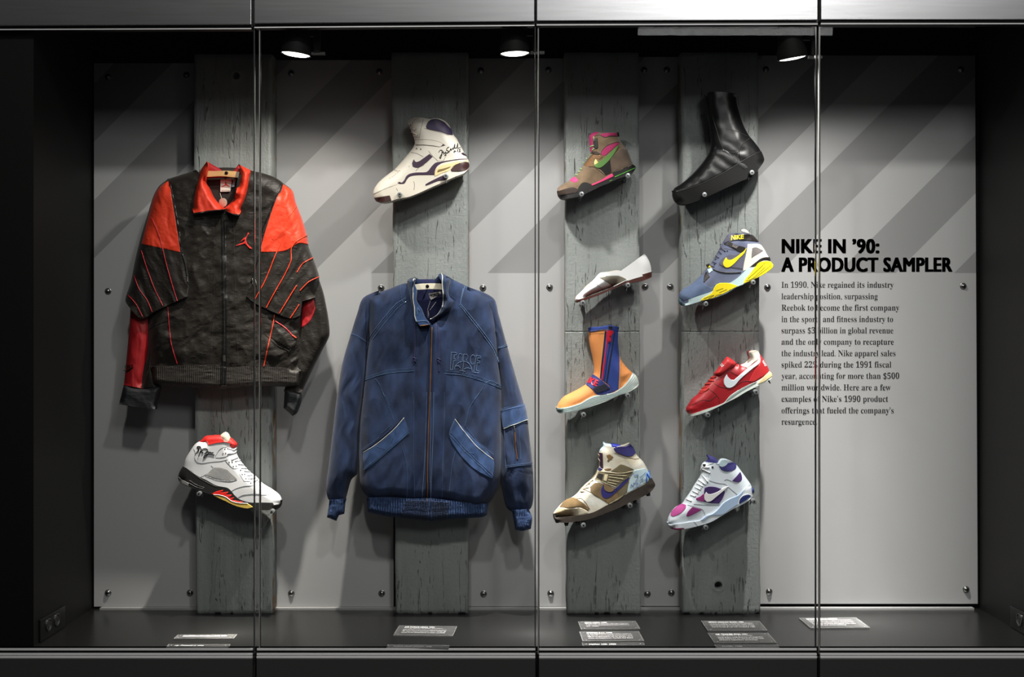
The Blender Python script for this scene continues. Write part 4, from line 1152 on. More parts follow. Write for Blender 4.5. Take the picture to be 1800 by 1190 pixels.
S.patch('sole_shading', 'sole_shading_blue', '560,1005 640,945 720,915 790,860 870,770 960,715 1060,670 1135,598 1112,680 1062,740 1060,792 950,862 850,930 700,940 620,997', 2)  # shading painted on the midsole as a light blue band
S.patch('toe_sole', 'burgundy', '158,1092 260,1100 350,1098 362,1112 280,1128 200,1116', 2)
S.patch('heel_window', 'navy', '1070,792 1080,740 1120,690 1180,668 1236,680 1150,745', 3)
S.line('window_rim', 'snow_leather', '1065,800 1072,740 1115,682 1180,660 1240,678', 1.4, .002)
S.body('heel_bumper', 'navy', '1225,560 1250,570 1272,605 1270,640 1245,665 1225,660', .02, 4, grp=False)
S.patch('toe_panel', 'pink_speckle', '173,940 188,888 260,818 330,783 382,800 372,850 310,912 240,947 200,954', 2)
S.patch('vamp_panel', 'magenta', '378,945 400,890 460,825 592,860 500,912 410,952', 2)
S.patch('quarter_panel', 'deep_purple', '620,575 680,558 760,563 880,603 887,640 852,722 812,783 700,778 600,757 640,690 612,650', 2)
S.patch('quarter_panel', 'magenta', '508,735 508,708 560,688 608,650 640,690 650,765 580,755', 2)
S.patch('swoosh', 'snow_leather', '640,622 613,680 618,732 650,763 702,753 780,692 900,592 945,548 880,568 780,628 700,655 665,650', 4)
S.patch('collar_pad', 'navy_pad', '803,288 850,305 890,290 930,250 1000,243 1038,265 1032,322 980,357 900,364 840,342', 2)
S.patch('collar_lining', 'pale_blue', '798,252 840,204 885,202 942,235 900,285 850,305 808,290', 2)
S.patch('heel_tab', 'deep_purple', '978,485 1040,420 1087,363 1107,420 1107,472 1075,502 1030,502', 2)
S.body('tongue', 'navy_pad', '638,150 655,143 690,153 745,175 792,217 802,270 720,262 620,262 610,250 660,212 668,185', .026, 8, grp=False)
S.patch('throat', 'dark_hole', '598,265 642,268 632,300 603,308', 3)
S.line('stitching', 'seam_grey', '680,480 780,510 892,527;892,527 960,590 1047,662;400,800 500,830 592,860 632,942;480,1020 505,1040 530,1082;880,480 910,465 980,490;650,290 740,255 800,265;480,790 700,800 820,800', .7)
S.line('lace', 'lace_white', '598,330 692,382;618,310 682,312;588,400 640,470 662,500;545,470 635,535;522,520 602,560;500,570 572,602;470,620 542,652;440,670 502,692;385,725 452,752;575,345 610,300', 2.6, .002)
S.dots('eyelet', 'navy_black', '726,308', 2.0); S.dots('eyelet', 'navy_black', '692,382 680,312 662,512 605,530 575,590 540,640 505,690 448,752', 1.0)

# 10 --- white basketball shoe with red lining, toe pointing the other way
S = Shoe('basketball_shoe', 'white basketball shoe with red lining and black sole below the warm-up jacket', 'shoe', (300, 750, .13444))
SO = '158,520 130,560 105,620 98,680 120,720 200,770 350,830 530,890 700,970 850,1040 1000,1075 1200,1092 1380,1082 1442,1040 1460,970 1440,958 1380,990 1200,992 1030,990 900,950 830,890 790,840 740,800 600,770 450,690 380,660 280,600 200,540'
U = S.body('upper', 'white_leather', '163,520 190,430 240,340 300,250 340,212 400,182 430,178 470,190 495,240 600,213 720,203 790,225 812,262 860,275 852,320 890,420 950,500 1030,590 1100,640 1200,740 1330,820 1420,890 1450,950 1450,1000 1300,1030 1000,1010 800,960 500,870 200,690 150,580',
   .045, 20, ['420,120 830,120 815,255 480,250 420,185'], [(200, 480, .037), (450, 350, .041), (700, 650, .043), (1000, 800, .048), (1380, 940, .042)], hide=SO)
K = S.body('midsole', 'black_rubber', SO,
   .047, 15, 'axis', [(160, 630, .042), (600, 830, .046), (1000, 1030, .051), (1400, 1020, .045)])
S.patch('sole_flames', 'flame_red', '525,882 600,845 692,823 670,860 762,848 730,890 802,888 770,930 842,923 800,955 985,990 880,992 800,972 700,912 620,892', 2)
S.patch('translucent_sole', 'ice_yellow', '533,890 620,902 720,922 800,977 900,1002 1000,1002 1085,1052 1000,1072 850,1038 700,970', 2)
S.line('sole_piping', 'snow_leather', '560,886 640,892 720,917 800,972 900,997 1010,1001', 1.3, .002)
S.line('sole_groove', 'grey_rubber', '240,735 340,790 430,812;245,700 350,765 440,795;330,640 450,712 600,785', .6, .0006)
S.patch('heel_sole', 'grey_rubber', '98,680 120,722 230,780 240,735 150,690 108,650', 2)
S.body('lining', 'jordan_red', '345,211 400,175 455,123 560,110 640,108 700,120 790,145 832,180 867,220 862,265 830,285 780,290 640,280 500,290 440,240', .030, 9, grp=False)
S.body('tongue', 'tongue_cream', '638,122 680,85 720,63 748,80 772,120 795,185 790,230 720,240 655,220', .033, 9, grp=False)
S.line('collar_trim', 'flame_red', '440,180 470,192 495,242 600,215 720,205 790,227 812,262', 1.5, .001)
S.patch('side_window', 'silver_mesh', '453,635 510,580 565,533 650,533 730,558 800,618 867,680 862,697 780,717 660,702 530,667', 1)
S.line('stitching', 'seam_grey', '320,430 350,465 420,477 530,462 660,450 742,430;300,290 320,330 315,400 322,440;530,510 562,540 520,592 385,662;580,392 640,302 700,267 782,267;588,405 680,402 755,380;780,852 850,810 950,780 1085,770;870,932 950,892 1100,880 1250,892 1350,872;453,635 530,669 660,704 780,719 864,697;720,450 820,545 900,540;900,620 960,712 1040,715', .7)
S.line('window_stitch', 'snow_leather', '470,648 600,695 740,712 850,700', .7, .0006, (2, 1.2))
S.dots('eyelet', 'dark_hole', '710,292 745,287 685,352 720,347 765,467 805,467 820,520 857,518 935,627 985,680 1047,737 915,572 968,625 1025,682', 1.1)
S.line('lace', 'lace_white', '755,290 820,307 868,268;745,352 830,342 862,300;795,432 875,402;838,452 905,440;878,492 955,500;918,542 995,547;958,582 1035,592;1000,642 1065,632;1040,682 1105,672;1078,722 1135,692', 2.4, .0018)
S.line('signature', 'ink', '328,357 350,330 372,285 352,276 350,264 386,260 374,300 358,348;386,260 399,290 382,340 366,389;376,350 404,320 416,290 412,340 432,334;425,292 465,288 486,305 470,335 445,350;470,336 494,322 502,340 520,328 532,342 560,335;432,409 440,382 470,363 502,355 574,368;432,409 452,398 500,346', 1.5, .0014)

# ---------------------------------------------------------------- chrome pegs that carry the footwear
mat('peg_metal', '#b4b8ba', .28, metal=.7)
PEGS = [('the cream white high-top', (702.5, 341.5), (784, 309)), ('the brown hiking shoe', (1022.4, 341), (1104, 308.5)), ('the black boot', (1238.6, 342), (1322, 303)),
        ('the white slip-on', (1024.7, 532), (1104, 501)), ('the blue training shoe', (1241, 534), (1324.3, 496)), ('the orange boot', (1026, 729), (1104, 695.6)),
        ('the red cleated shoe', (1244.6, 729.5), (1329.3, 689)), ('the worn football cleat', (1025.7, 923.5), (1107.8, 889)), ('the white and purple sneaker', (1241, 927.5), (1325.8, 881.5)),
        ('the white basketball shoe', (349.5, 868), (477.5, 899.5))]
for nm, a, b in PEGS:
    for (x, y), end in ((a, 'toe' if 'basketball' not in nm else 'heel'), (b, 'heel' if 'basketball' not in nm else 'toe')):
        Yt = 4.060
        c = world_pt(x, y, Yt)
        t = thing('support_peg', 'chrome peg under the %s of %s' % (end, nm), 'peg', (c[0], YB_FACE, c[2]), 'chrome pegs under the footwear')
        r = .0082
        MB().lathe([(r * .62, -.0005), (r * .95, 0), (r, .0015), (r, .02), (r * .8, .021), (r * .8, YB_FACE - Yt + .006)], c, (0, 1, 0), 20).build('pin', 'peg_metal', t, True, 35)
        MB().lathe([(.0001, -.0012), (r * .4, -.001), (r * .42, .0)], c, (0, 1, 0), 6).build('end_screw', 'screw_steel', t, True, 35)
        MB().lathe([(.0024, 0), (.0024, .012), (.0016, .0125)], (c[0], Yt + .055, c[2] - r * .7), (-.25, 0, -1), 8).build('peg_glint', 'chrome', t, True, 35)  # added pin, stands in for the peg's bright reflection beneath it
# ---------------------------------------------------------------- jackets on wooden hangers
mat('nylon_black', '#19140f', .55, spec=.3, bump=.6, bscale=62, kind='wrinkle', stretch=(1, 1, 1.7), sheen=.1)
mat('nylon_red', '#cd3416', .55, spec=.35, bump=.55, bscale=55, kind='wrinkle', stretch=(1, 1, 1.4), sheen=.1)
mat('nylon_crimson', '#a5191f', .55, spec=.5, bump=.7, bscale=24, kind='wrinkle', stretch=(1.6, 1, .7))
mat('collar_red', '#cd3218', .6, bump=.7, bscale=40, kind='wrinkle')
mat('lining_brown', '#231d19', .8)
mat('rib_black', '#28231f', .6, bump=.5, bscale=120)
mat('cuff_black', '#1b1d20', .6, bump=.6, bscale=60, stretch=(.3, 1, 3))
mat('piping_lit', '#e8401f', .5)  # red piping as it looks in the light
mat('piping_shaded', '#b3202a', .5)  # same red piping, darkened by colour where less light falls
mat('zip_black', '#121212', .35, spec=.6)
mat('zip_shine', '#77756f', .3, metal=.7)
mat('label_white', '#e4ddd2', .7)
mat('label_blue', '#a8b6c8', .7)
mat('tag_silver', '#d9c2b0', .35, metal=.4)
mat('logo_red', '#d8322a', .6)
mat('wood', '#c99e6a', .5, var=.12, vscale=18, stretch=(.3, 1, 4), bump=.1, bscale=60)
mat('wood_dark', '#6b6257', .5)
mat('wood_cream', '#e6dec6', .45, var=.05, vscale=18)
mat('bolt_black', '#1a1a1c', .3, metal=.5)
mat('denim', '#1f2e4c', .85, var=.4, vscale=24, bump=.5, bscale=650, sheen=.15, spec=.25, stretch=(1, 1, .5))
mat('denim_faded', '#2f4770', .85, var=.25, vscale=40, bump=.5, bscale=650, sheen=.2, spec=.25)
mat('denim_dark', '#1a2744', .9, var=.2, vscale=30, bump=.5, bscale=650, spec=.2)
mat('denim_placket', '#1d2c4b', .85, var=.35, vscale=30, bump=.5, bscale=650, sheen=.15, spec=.25, stretch=(1, 1, .5))
mat('denim_rib', '#22355a', .9, var=.2, vscale=120, bump=.5, bscale=500, col2='#3d5682')
mat('navy_lining', '#171c44', .9)
mat('stitch_pale', '#7088a8', .9)
mat('stitch_mid', '#4c6688', .9)
mat('fray_cream', '#cfd0c6', .9)
mat('zip_brass', '#b07a3c', .35, metal=.7, bump=.4, bscale=500)
mat('drawcord', '#2c2a52', .9)

def folds(seed, amp, fine, kx=.030, ky=.022, ang=.5, fk=.11):
    ca, sa = math.cos(ang), math.sin(ang)
    def f(Q):
        x, y = Q[:, 0] * ca + Q[:, 1] * sa, -Q[:, 0] * sa + Q[:, 1] * ca
        wx = x + 14 * fbm(Q[:, 0] * .02 + seed, Q[:, 1] * .02, 2)
        a = fbm(wx * kx * 1.6 + seed * 3.1, y * ky * .8 + seed, 3)
        r = 1 - 2 * np.abs(fbm(wx * kx * 1.3 + seed * 1.7, y * ky + 9.3, 2))
        fi = fbm(wx * fk + seed, y * fk * .6, 3)
        return amp * (a * .9 + (r - .5) * .6) + fine * fi
    return f
def ribs(period, amp, base=None):
    return lambda Q: amp * (.5 + .5 * np.sin(2 * np.pi * (Q[:, 0] + 1.2 * fbm(Q[:, 0] * .05, Q[:, 1] * .12, 2)) / period)) + .0012 * fbm(Q[:, 0] * .06, Q[:, 1] * .3, 2)

class Jacket(Shoe):
    def __init__(s, name, label, fr, yc):
        super().__init__(name, label, 'jacket', fr, yc)
    def pick(s, Ps): return s.B
    def body(s, name, m, outline, W, R=20, flat=(), relief=None, step=1.7, back=.7, yc=None, w=None, p=2.0, grp=True):
        o = s.P(outline, step=1.6)
        wp = None
        if w: ox, oy, k = s.fr; wp = [(x * k + ox, y * k + oy, ww) for x, y, ww in w]
        b = Body(o, s.yc if yc is None else yc, W, R, [pts(z, s.fr) for z in flat], wp, relief, 1.1 if m in ('denim_rib', 'rib_black') else step, p, back, 3)
        if s.root is None:
            c = o.mean(0); s.root = thing(s.name, s.label, s.cat, world_pt(c[0], o[:, 1].max(), s.yc), 'jackets on hangers')
        b.ob = b.build(name, m, s.root, sharp=62)
        if grp: s.B.append(b)
        return b

def slab(name, m, parent, fr, outline, y0, y1):
    P_ = spline(pts(outline, fr), True, 1.5)
    return MB().prism([(p[0], p[2]) for p in (world_pt(q[0], q[1], y0) for q in P_[::-1])], y0, y1).build(name, m, parent, bevel=.0008)

# ---- black and red warm-up jacket
A = (190, 260, .42)
J = Jacket('warm_up_jacket', 'black and red nylon warm-up jacket with piped raglan sleeves', A, 4.128)
yj = 4.128
# lower sleeves first, they hang behind
SL = J.body('lower_sleeve', 'nylon_crimson', '95,640 130,660 175,640 178,760 170,840 160,900 140,1006 66,992 75,900 88,760', .034, 17, ['60,985 150,985 150,1020 60,1020'], folds(2, .006, .0015, .05, .015, -.1))
J.patch('sleeve_panel', 'nylon_black', '165,700 180,700 185,920 218,992 138,1003 148,925 166,862', 1, on=[SL])
SLb = J.body('lower_sleeve', 'nylon_black', '160,690 200,690 190,910 216,998 140,1006 150,925 166,862', .030, 12, ['130,985 230,985 230,1020 130,1020'], folds(4, .004, .001, .05, .02), yc=4.13)
J.body('cuff', 'cuff_black', '66,990 140,1002 216,993 222,1002 195,1094 45,1074', .042, 10, ['40,1060 200,1060 200,1110 40,1110'], folds(5, .002, .0012, .02, .1))
J.line('sleeve_emblem', 'zip_black', '66,930 84,936 106,918 80,930', 1.6, .0012, on=[SL])
J.text('sleeve_lettering', 'zip_black', 'NIKE', (72, 922), 34, 13, -4, .0015, .03, 0, on=[SL])
SR = J.body('lower_sleeve', 'nylon_black', '800,560 880,540 905,620 927,778 900,840 860,920 815,1012 800,1024 735,1020 770,900 790,800 800,680', .036, 16, ['730,1005 830,1005 830,1040 730,1040'], folds(7, .006, .0012, .03, .02, -.4))
J.patch('sleeve_panel', 'nylon_crimson', '815,640 862,628 866,680 842,730 806,756', 1, on=[SR])
J.body('cuff', 'cuff_black', '740,1005 800,1018 812,1040 792,1108 772,1122 734,1088', .038, 9, [], folds(8, .002, .0012, .02, .1))
# body
T_ = J.body('torso', 'nylon_black', '250,130 368,92 395,128 420,190 448,236 480,262 515,240 532,190 548,120 598,95 735,150 790,300 818,500 818,700 812,900 806,935 640,926 480,930 370,926 180,925 165,800 178,600 200,350',
   .05, 26, ['350,60 610,60 600,140 540,260 480,285 430,260 360,120', '150,900 830,900 830,960 150,960'], folds(11, .0075, .0022, .03, .03, .95), w=[(480, 300, .040), (480, 600, .050), (300, 850, .060), (680, 850, .060), (250, 500, .045), (750, 500, .045), (480, 915, .044), (250, 915, .044), (720, 915, .044)])
HM = J.body('waistband', 'rib_black', '182,916 380,908 480,918 600,914 810,924 802,1002 640,998 480,1010 370,1004 185,990', .054, 9, ['170,900 820,900 820,922 170,922'], ribs(3.4, .0022))
J.body('lining', 'lining_brown', '385,95 420,85 545,85 570,110 545,250 480,275 420,250 390,160', .014, 8, yc=4.158, grp=False)
# raglan sleeve caps
CL = J.body('sleeve_cap', 'nylon_black', '252,128 215,158 190,200 165,280 140,360 115,460 95,560 72,635 85,662 125,706 150,712 200,682 330,622 336,560 322,460 303,430 288,330 268,205',
   .058, 20, ['254,100 400,100 400,800 60,800 60,652 80,650 130,692 200,664 315,605 302,470 270,330'], folds(14, .007, .0016, .035, .016, -.35))
CR = J.body('sleeve_cap', 'nylon_black', '733,148 770,178 786,232 812,300 832,370 842,420 862,470 883,540 872,582 866,626 812,642 802,702 766,714 700,690 610,647 578,620 596,560 632,440 645,380 690,240',
   .060, 20, ['560,100 728,140 670,350 660,420 620,560 640,630 765,690 795,690 800,640 870,610 890,640 800,800 500,760'], folds(17, .0075, .0020, .035, .018, .5))
J.patch('shoulder_panel', 'nylon_red', '256,134 214,164 190,205 140,395 136,402 220,420 303,438 287,330 267,207', 1.3, on=[CL], clip=CL, edge=1.0)
J.patch('shoulder_panel', 'nylon_red', '733,150 771,180 787,235 813,300 835,376 838,406 800,400 770,416 740,433 634,438 648,380 692,242', 1.3, on=[CR], clip=CR, edge=1.0)
J.line('piping', 'piping_shaded', '182,290 215,370 240,470 265,560 290,642;140,430 165,510 195,590 230,662;110,535 130,590 165,640 185,687;83,615 115,650 145,707', 1.7, .0014, on=[CL])
J.line('piping', 'piping_lit', '785,247 750,300 735,370 700,450 660,550 611,642;830,366 790,390 768,420 766,470 740,530 700,600 662,670;856,460 815,485 790,522;790,575 755,630 717,693;880,540 840,560 803,598;800,655 785,680 762,714', 1.8, .0014, on=[CR])
J.line('piping', 'piping_shaded', '250,665 255,740 265,820 290,905', 1.6, .0012, on=[T_])
J.line('piping', 'piping_lit', '697,695 690,740 670,830 652,915', 1.8, .0012, on=[T_])
J.line('shoulder_zipper', 'zip_black', '262,150 290,300 305,420 322,480 336,570', 2.6, .0016, on=[T_, CL])
J.line('shoulder_zipper', 'zip_black', '726,150 686,250 644,350 632,440 600,560', 2.2, .0016, on=[T_, CR])
J.line('zipper_pull', 'zip_shine', '284,262 287,285;300,352 303,372;331,540 332,562;605,548 606,572;618,552 622,575', 1.8, .003, on=[T_, CL, CR])
# front zipper
J.patch('zipper_tape', 'zip_black', '470,272 492,272 496,500 502,800 494,1008 466,1008 476,800 474,500', 1, on=[T_, HM])
J.line('zipper_teeth', 'zip_shine', '481,290 484,500 488,800 480,1004', .9, .002, (.7, 1.1), on=[T_, HM])
J.line('placket_seam', 'lining_brown', '440,275 445,500 440,700 425,915;525,280 530,500 535,700 545,915', .7, .0006, on=[T_])
J.patch('zipper_slider', 'zip_shine', '480,868 492,868 493,895 481,895', 3, on=[T_])
# pocket welt
J.patch('pocket_flap', 'nylon_black', '690,742 712,737 792,792 786,818 760,842 678,792', 2.4, on=[T_])
J.line('pocket_piping', 'piping_shaded', '700,725 740,752 772,786', 2.4, .0022, on=[T_]); J.line('pocket_piping', 'piping_lit', '770,784 786,796', 3.0, .003, on=[T_])
J.line('pocket_seam', 'lining_brown', '655,775 700,820 758,850 780,825;252,720 200,740 168,765', .8, .0012, on=[T_])
# jumping-figure emblem on the chest
A2 = (400, 280, .18484)
patch('chest_emblem', 'logo_red', J.root, [T_, CR], spline(pts('188,700 196,697 206,704 204,716 194,722 188,735 180,752 178,775 184,797 203,820 231,845 232,853 214,850 190,826 168,802 140,810 80,826 77,818 110,806 150,788 163,772 163,764 148,770 130,786 124,781 145,756 166,742 178,736 186,720', A2), True, .8), .0024, .9, .4)
# collar
yc_col = 4.128
KL = J.body('collar', 'collar_red', '414,56 388,92 364,160 350,240 358,272 400,266 442,260 488,256 470,240 442,206 424,168 408,140 412,100 418,75', .066, 12, ['405,50 500,110 500,300 345,300 352,245 480,240 400,130'], folds(21, .004, .0018, .06, .04, .3), yc=yc_col)
KR = J.body('collar', 'collar_red', '546,68 600,95 592,160 577,220 550,278 520,274 478,257 502,240 525,215 537,180 550,120 553,92', .068, 12, ['470,50 548,60 540,190 470,300 555,300 560,265 500,225'], folds(23, .004, .0018, .06, .04, -.3), yc=yc_col)
J.body('back_collar', 'nylon_crimson', '412,57 470,88 485,100 520,98 546,68 556,100 545,125 412,128', .012, 6, yc=4.150, grp=False)
J.line('collar_zipper', 'zip_black', '356,277 400,270 442,263 484,259', 2.2, .0005, on=[KL]); J.line('collar_zipper', 'zip_black', '480,260 520,277 548,283', 2.0, .0005, on=[KR])
J.line('collar_teeth', 'zip_shine', '405,265 440,260', .8, .0035, (.5, .7), on=[KL])
JL = (330, 280, .09242)
t = J.root
slab('neck_label', 'label_white', t, JL, '622,380 838,368 830,480 805,612 618,618', 4.136, 4.1372)
slab('size_label', 'label_blue', t, JL, '870,380 915,380 885,525 832,530', 4.137, 4.138)
lb = spline(pts('712,430 728,430 740,470 795,515 790,524 728,492 648,530 640,522 705,484', JL), True, .6)
MB().prism([(p[0], p[2]) for p in (world_pt(q[0], q[1], 4.1355) for q in lb[::-1])], 4.1352, 4.1361).build('label_emblem', 'logo_red', t)
V, Fc = fit_text('AIR JORDAN', 330 + 640 * .09242, 330 + 800 * .09242, 280 + 602 * .09242, 2.2)
raw_mesh('label_lettering', [world_pt(p[0], p[1], 4.1352) for p in V], Fc, 'wood_dark', t, False)
tg = world_pt(330 + 668 * .09242, 280 + 822 * .09242, 4.122)
MB().lathe([(.0001, 0), (.0135, 0), (.0155, .001), (.0135, .002), (.0001, .002)], tg, (.25, 1, .1), 24).build('hang_tag', 'tag_silver', t, True, 40)
cv = MB(); a_, b_ = Vector(world_pt(330 + 615 * .09242, 280 + 640 * .09242, 4.133)), Vector(tg)
cv.lathe([(.0006, 0), (.0006, (b_ - a_).length * .8)], a_, b_ - a_, 6); cv.build('tag_string', 'label_white', t)
Hg = thing('coat_hanger', 'tan wooden hanger inside the collar of the black and red jacket', 'hanger', world_pt(400, 306, 4.13), 'wooden hangers pinned to the beams')
slab('hanger_bar', 'wood', Hg, JL, '300,215 500,222 720,216 930,230 900,345 640,322 340,332 290,300', 4.105, 4.119)
slab('hanger_end', 'wood_dark', Hg, JL, '926,230 990,240 968,355 898,343', 4.104, 4.120)
q = world_pt(330 + 735 * .09242, 280 + 262 * .09242, 4.105)
MB().lathe([(.0001, -.0035), (.0042, -.003), (.006, -.001), (.006, .0), (.0025, .0), (.0025, .082)], q, (0, 1, 0), 16).build('hanger_bolt', 'bolt_black', Hg, True, 40)

# ---- blue denim jacket
Bf = (560, 460, .41195)
J = Jacket('denim_jacket', 'blue denim jacket with zip front and ribbed waistband', Bf, 4.128)
C5, C6, C7, C8 = (570, 480, .18482), (750, 480, .18484), (570, 690, .21018), (750, 690, .21013)
def seam(name, m, fr, t, w=.8, lift=.0008, dash=None, on=None): return stroke(name, m, J.root, on, [pts(q, fr) for q in t.split(';')], w * .85, lift, dash)
SL = J.body('sleeve', 'denim', '258,122 190,155 165,220 140,300 100,440 75,600 58,750 42,880 33,960 40,1010 60,1028 100,1028 115,1012 140,930 165,905 174,850 178,700 192,560 210,380 214,330 240,220',
   .045, 26, ['215,100 400,100 330,300 240,360 225,330 260,170'], folds(31, .010, .0011, .045, .010, .12, .06), w=[(200, 200, .036), (130, 500, .045), (90, 900, .050), (80, 1015, .035)])
J.body('cuff', 'denim_rib', '46,1018 116,1012 110,1076 86,1082 76,1106 36,1091', .032, 9, ['40,1005 120,1005 118,1022 40,1030'], ribs(4.2, .0046))
SR = J.body('sleeve', 'denim', '635,106 745,155 770,230 800,340 840,480 880,620 897,720 914,880 917,1000 907,1050 880,1068 830,1068 803,1050 788,1000 772,900 776,700 774,540 760,420 735,260 690,180',
   .046, 26, ['600,90 720,140 700,200 760,330 640,160'], folds(35, .009, .0011, .045, .010, -.12, .06), w=[(700, 180, .036), (820, 500, .045), (860, 900, .050), (870, 1050, .036)])
J.body('cuff', 'denim_rib', '825,1060 897,1056 911,1092 906,1140 870,1149 839,1144', .033, 9, ['815,1045 900,1045 900,1068 815,1072'], ribs(4.2, .0046))
T_ = J.body('torso', 'denim', '205,150 300,117 372,92 402,110 425,200 445,250 485,272 520,240 535,180 528,100 545,62 640,108 742,156 760,280 770,420 782,540 780,700 782,850 772,950 742,1012 700,1052 620,1052 545,1030 480,1026 400,1024 300,1018 230,1020 182,965 172,850 172,700 188,560 206,400 214,330 205,250',
   .052, 24, ['360,60 640,60 560,80 540,200 490,290 430,260 390,120'], folds(41, .0085, .0010, .028, .014, .12, .07), w=[(460, 250, .045), (460, 600, .052), (300, 950, .068), (680, 960, .068), (460, 1000, .055), (240, 450, .043), (730, 450, .043)])
HM = J.body('waistband', 'denim_rib', '205,1008 300,1005 400,1012 480,1010 600,1025 724,1035 719,1080 700,1090 590,1096 545,1099 480,1106 470,1104 350,1091 290,1086 210,1069', .053, 9, ['200,990 730,990 730,1040 480,1020 200,1020'], ribs(4.4, .005))
J.patch('waistband_tab', 'denim', '375,1015 470,1020 470,1106 350,1092', 3.5, on=[HM]); J.patch('waistband_tab', 'denim', '478,1020 560,1025 548,1100 478,1107', 3.5, on=[HM])
J.body('lining', 'navy_lining', '385,80 420,75 545,75 560,110 540,250 480,285 420,260 390,160', .014, 8, yc=4.158, grp=False)
# raglan shoulder yokes lie over the torso
JC = (700, 470, .10085)
ALL = [T_, SL, SR, HM]
seam('stitching', 'stitch_mid', C5, '780,245 690,310 560,460 450,610 405,720;790,262 700,330 575,478 465,625;725,110 735,240 765,290', 1.3, .0008, (1.2, 1.1), [T_, SL])
seam('seam_ridge', 'denim_faded', C5, '775,235 680,300 550,450 440,600 400,715;255,575 330,605 400,655', 2.0, .0003, None, [T_, SL])
seam('stitching', 'stitch_mid', C5, '255,585 330,615 395,662', 1.1, .0008, (1.2, 1.1), [SL])
seam('seam_ridge', 'stitch_mid', C6, '362,125 335,225 320,290 420,410 560,590 650,730 690,850;680,715 775,690', 1.4, .0006, None, [T_, SR])
seam('stitching', 'stitch_pale', C6, '312,300 410,425 550,605 640,745 680,860;345,150 322,270', 1.2, .0009, (1.1, 1.1), [T_, SR])
seam('stitching', 'stitch_mid', C6, '680,705 770,680;550,1045 620,1025 700,1075', 1.1, .0009, (1.1, 1.1), [T_, SR])
seam('seam_ridge', 'stitch_mid', C5, '385,1022 480,985 620,950 850,930', 1.0, .0008, None, [T_])
seam('stitching', 'stitch_mid', C5, '385,1000 480,962 620,925 850,905;385,1012 480,974 620,938 850,918', 1.0, .0008, (1.1, 1.1), [T_])
seam('stitching', 'stitch_mid', C5, '490,1010 530,1070 575,1180', 1.6, .0009, (1.1, 1.4), [T_])
seam('seam_ridge', 'stitch_mid', C6, '170,955 330,970 500,1015 710,1095', .9, .0008, None, [T_])
seam('stitching', 'stitch_mid', C6, '170,930 330,945 510,990 710,1070;340,958 505,1003 700,1080', 1.0, .0008, (1.1, 1.1), [T_])
seam('stitching', 'stitch_mid', C6, '555,1060 510,1130 460,1190', 1.3, .0009, (1.1, 1.3), [T_])
seam('stitching', 'stitch_mid', C7, '495,5 530,100 580,225;510,20 545,110;480,340 560,270;650,450 690,620 690,880;740,0 750,300 745,520 755,880', 1.2, .0009, (1.1, 1.3), [T_])
seam('stitching', 'stitch_pale', C7, '858,0 850,300 838,600 820,880 815,1060;893,0 890,300 885,600 892,1060', 1.2, .0012, (1.1, 1.3), [T_, HM])
seam('stitching', 'stitch_mid', C8, '440,5 360,130 320,280;340,300 410,390 500,470;240,490 215,600 190,830;150,0 145,300 135,600 130,880', 1.2, .0009, (1.1, 1.3), [T_])
seam('stitching', 'stitch_pale', C8, '60,0 55,300 45,600 35,880;45,900 38,1050', 1.2, .0012, (1.1, 1.3), [T_, HM])
seam('fold', 'denim_dark', C5, '400,270 395,480 400,640 405,720 380,1000 370,1190', 1.6, .0002, None, [T_, SL])
# welt pockets
J.patch('pocket_welt', 'denim_faded', '190,816 270,766 365,668 384,732 303,803 196,892', 3, on=[T_])
J.patch('pocket_welt', 'denim_faded', '580,670 650,742 746,846 741,928 648,872 558,746', 3, on=[T_])
seam('frayed_edge', 'fray_cream', C7, '330,505 470,405 575,315 665,210', 1.2, .003, None, [T_]); seam('frayed_edge', 'fray_cream', C8, '235,222 330,345 420,450 555,560', 1.2, .003, None, [T_])
seam('pocket_slit', 'navy_lining', C7, '330,490 465,388 570,300 655,205', 1.6, .0012, None, [T_]); seam('pocket_slit', 'navy_lining', C8, '250,218 345,340 435,440 560,545', 1.6, .0012, None, [T_])
seam('stitching', 'stitch_mid', C7, '330,655 500,520 715,330;332,640 500,500 710,310;320,510 330,650;665,215 710,320;440,450 530,480;600,300 545,450;320,480 460,370', 1.1, .0032, (1.2, 1.0), [T_])
seam('stitching', 'stitch_mid', C8, '190,345 330,500 550,710;205,335 340,485 555,690;555,565 550,700;235,225 200,340;350,500 400,510;470,450 560,520;300,420 330,370', 1.1, .0032, (1.2, 1.0), [T_])
# zipper and drawcords
J.patch('placket_facing', 'denim_placket', '414,290 466,290 456,700 452,1008 402,1008 408,700', .7, on=[T_]); J.patch('placket_facing', 'denim_placket', '494,290 545,290 545,560 538,800 540,1010 480,1014 486,700', .7, on=[T_])
J.patch('placket', 'denim_dark', '466,272 494,272 490,500 482,700 478,1020 455,1020 460,700 466,500', 1, on=[T_])
J.line('zipper', 'zip_brass', '484,280 478,500 470,700 465,900 464,1104', 1.9, .0016, on=[T_, HM])
J.line('drawcord', 'drawcord', '412,265 414,340 409,415', 2.2, .001, on=[T_]); J.line('drawcord', 'drawcord', '510,262 512,340 513,425 514,470', 2.2, .001, on=[T_])
J.line('cord_knot', 'drawcord', '404,410 416,414 408,422 416,428;507,412 520,418 509,424 518,432', 2.6, .002, on=[T_])
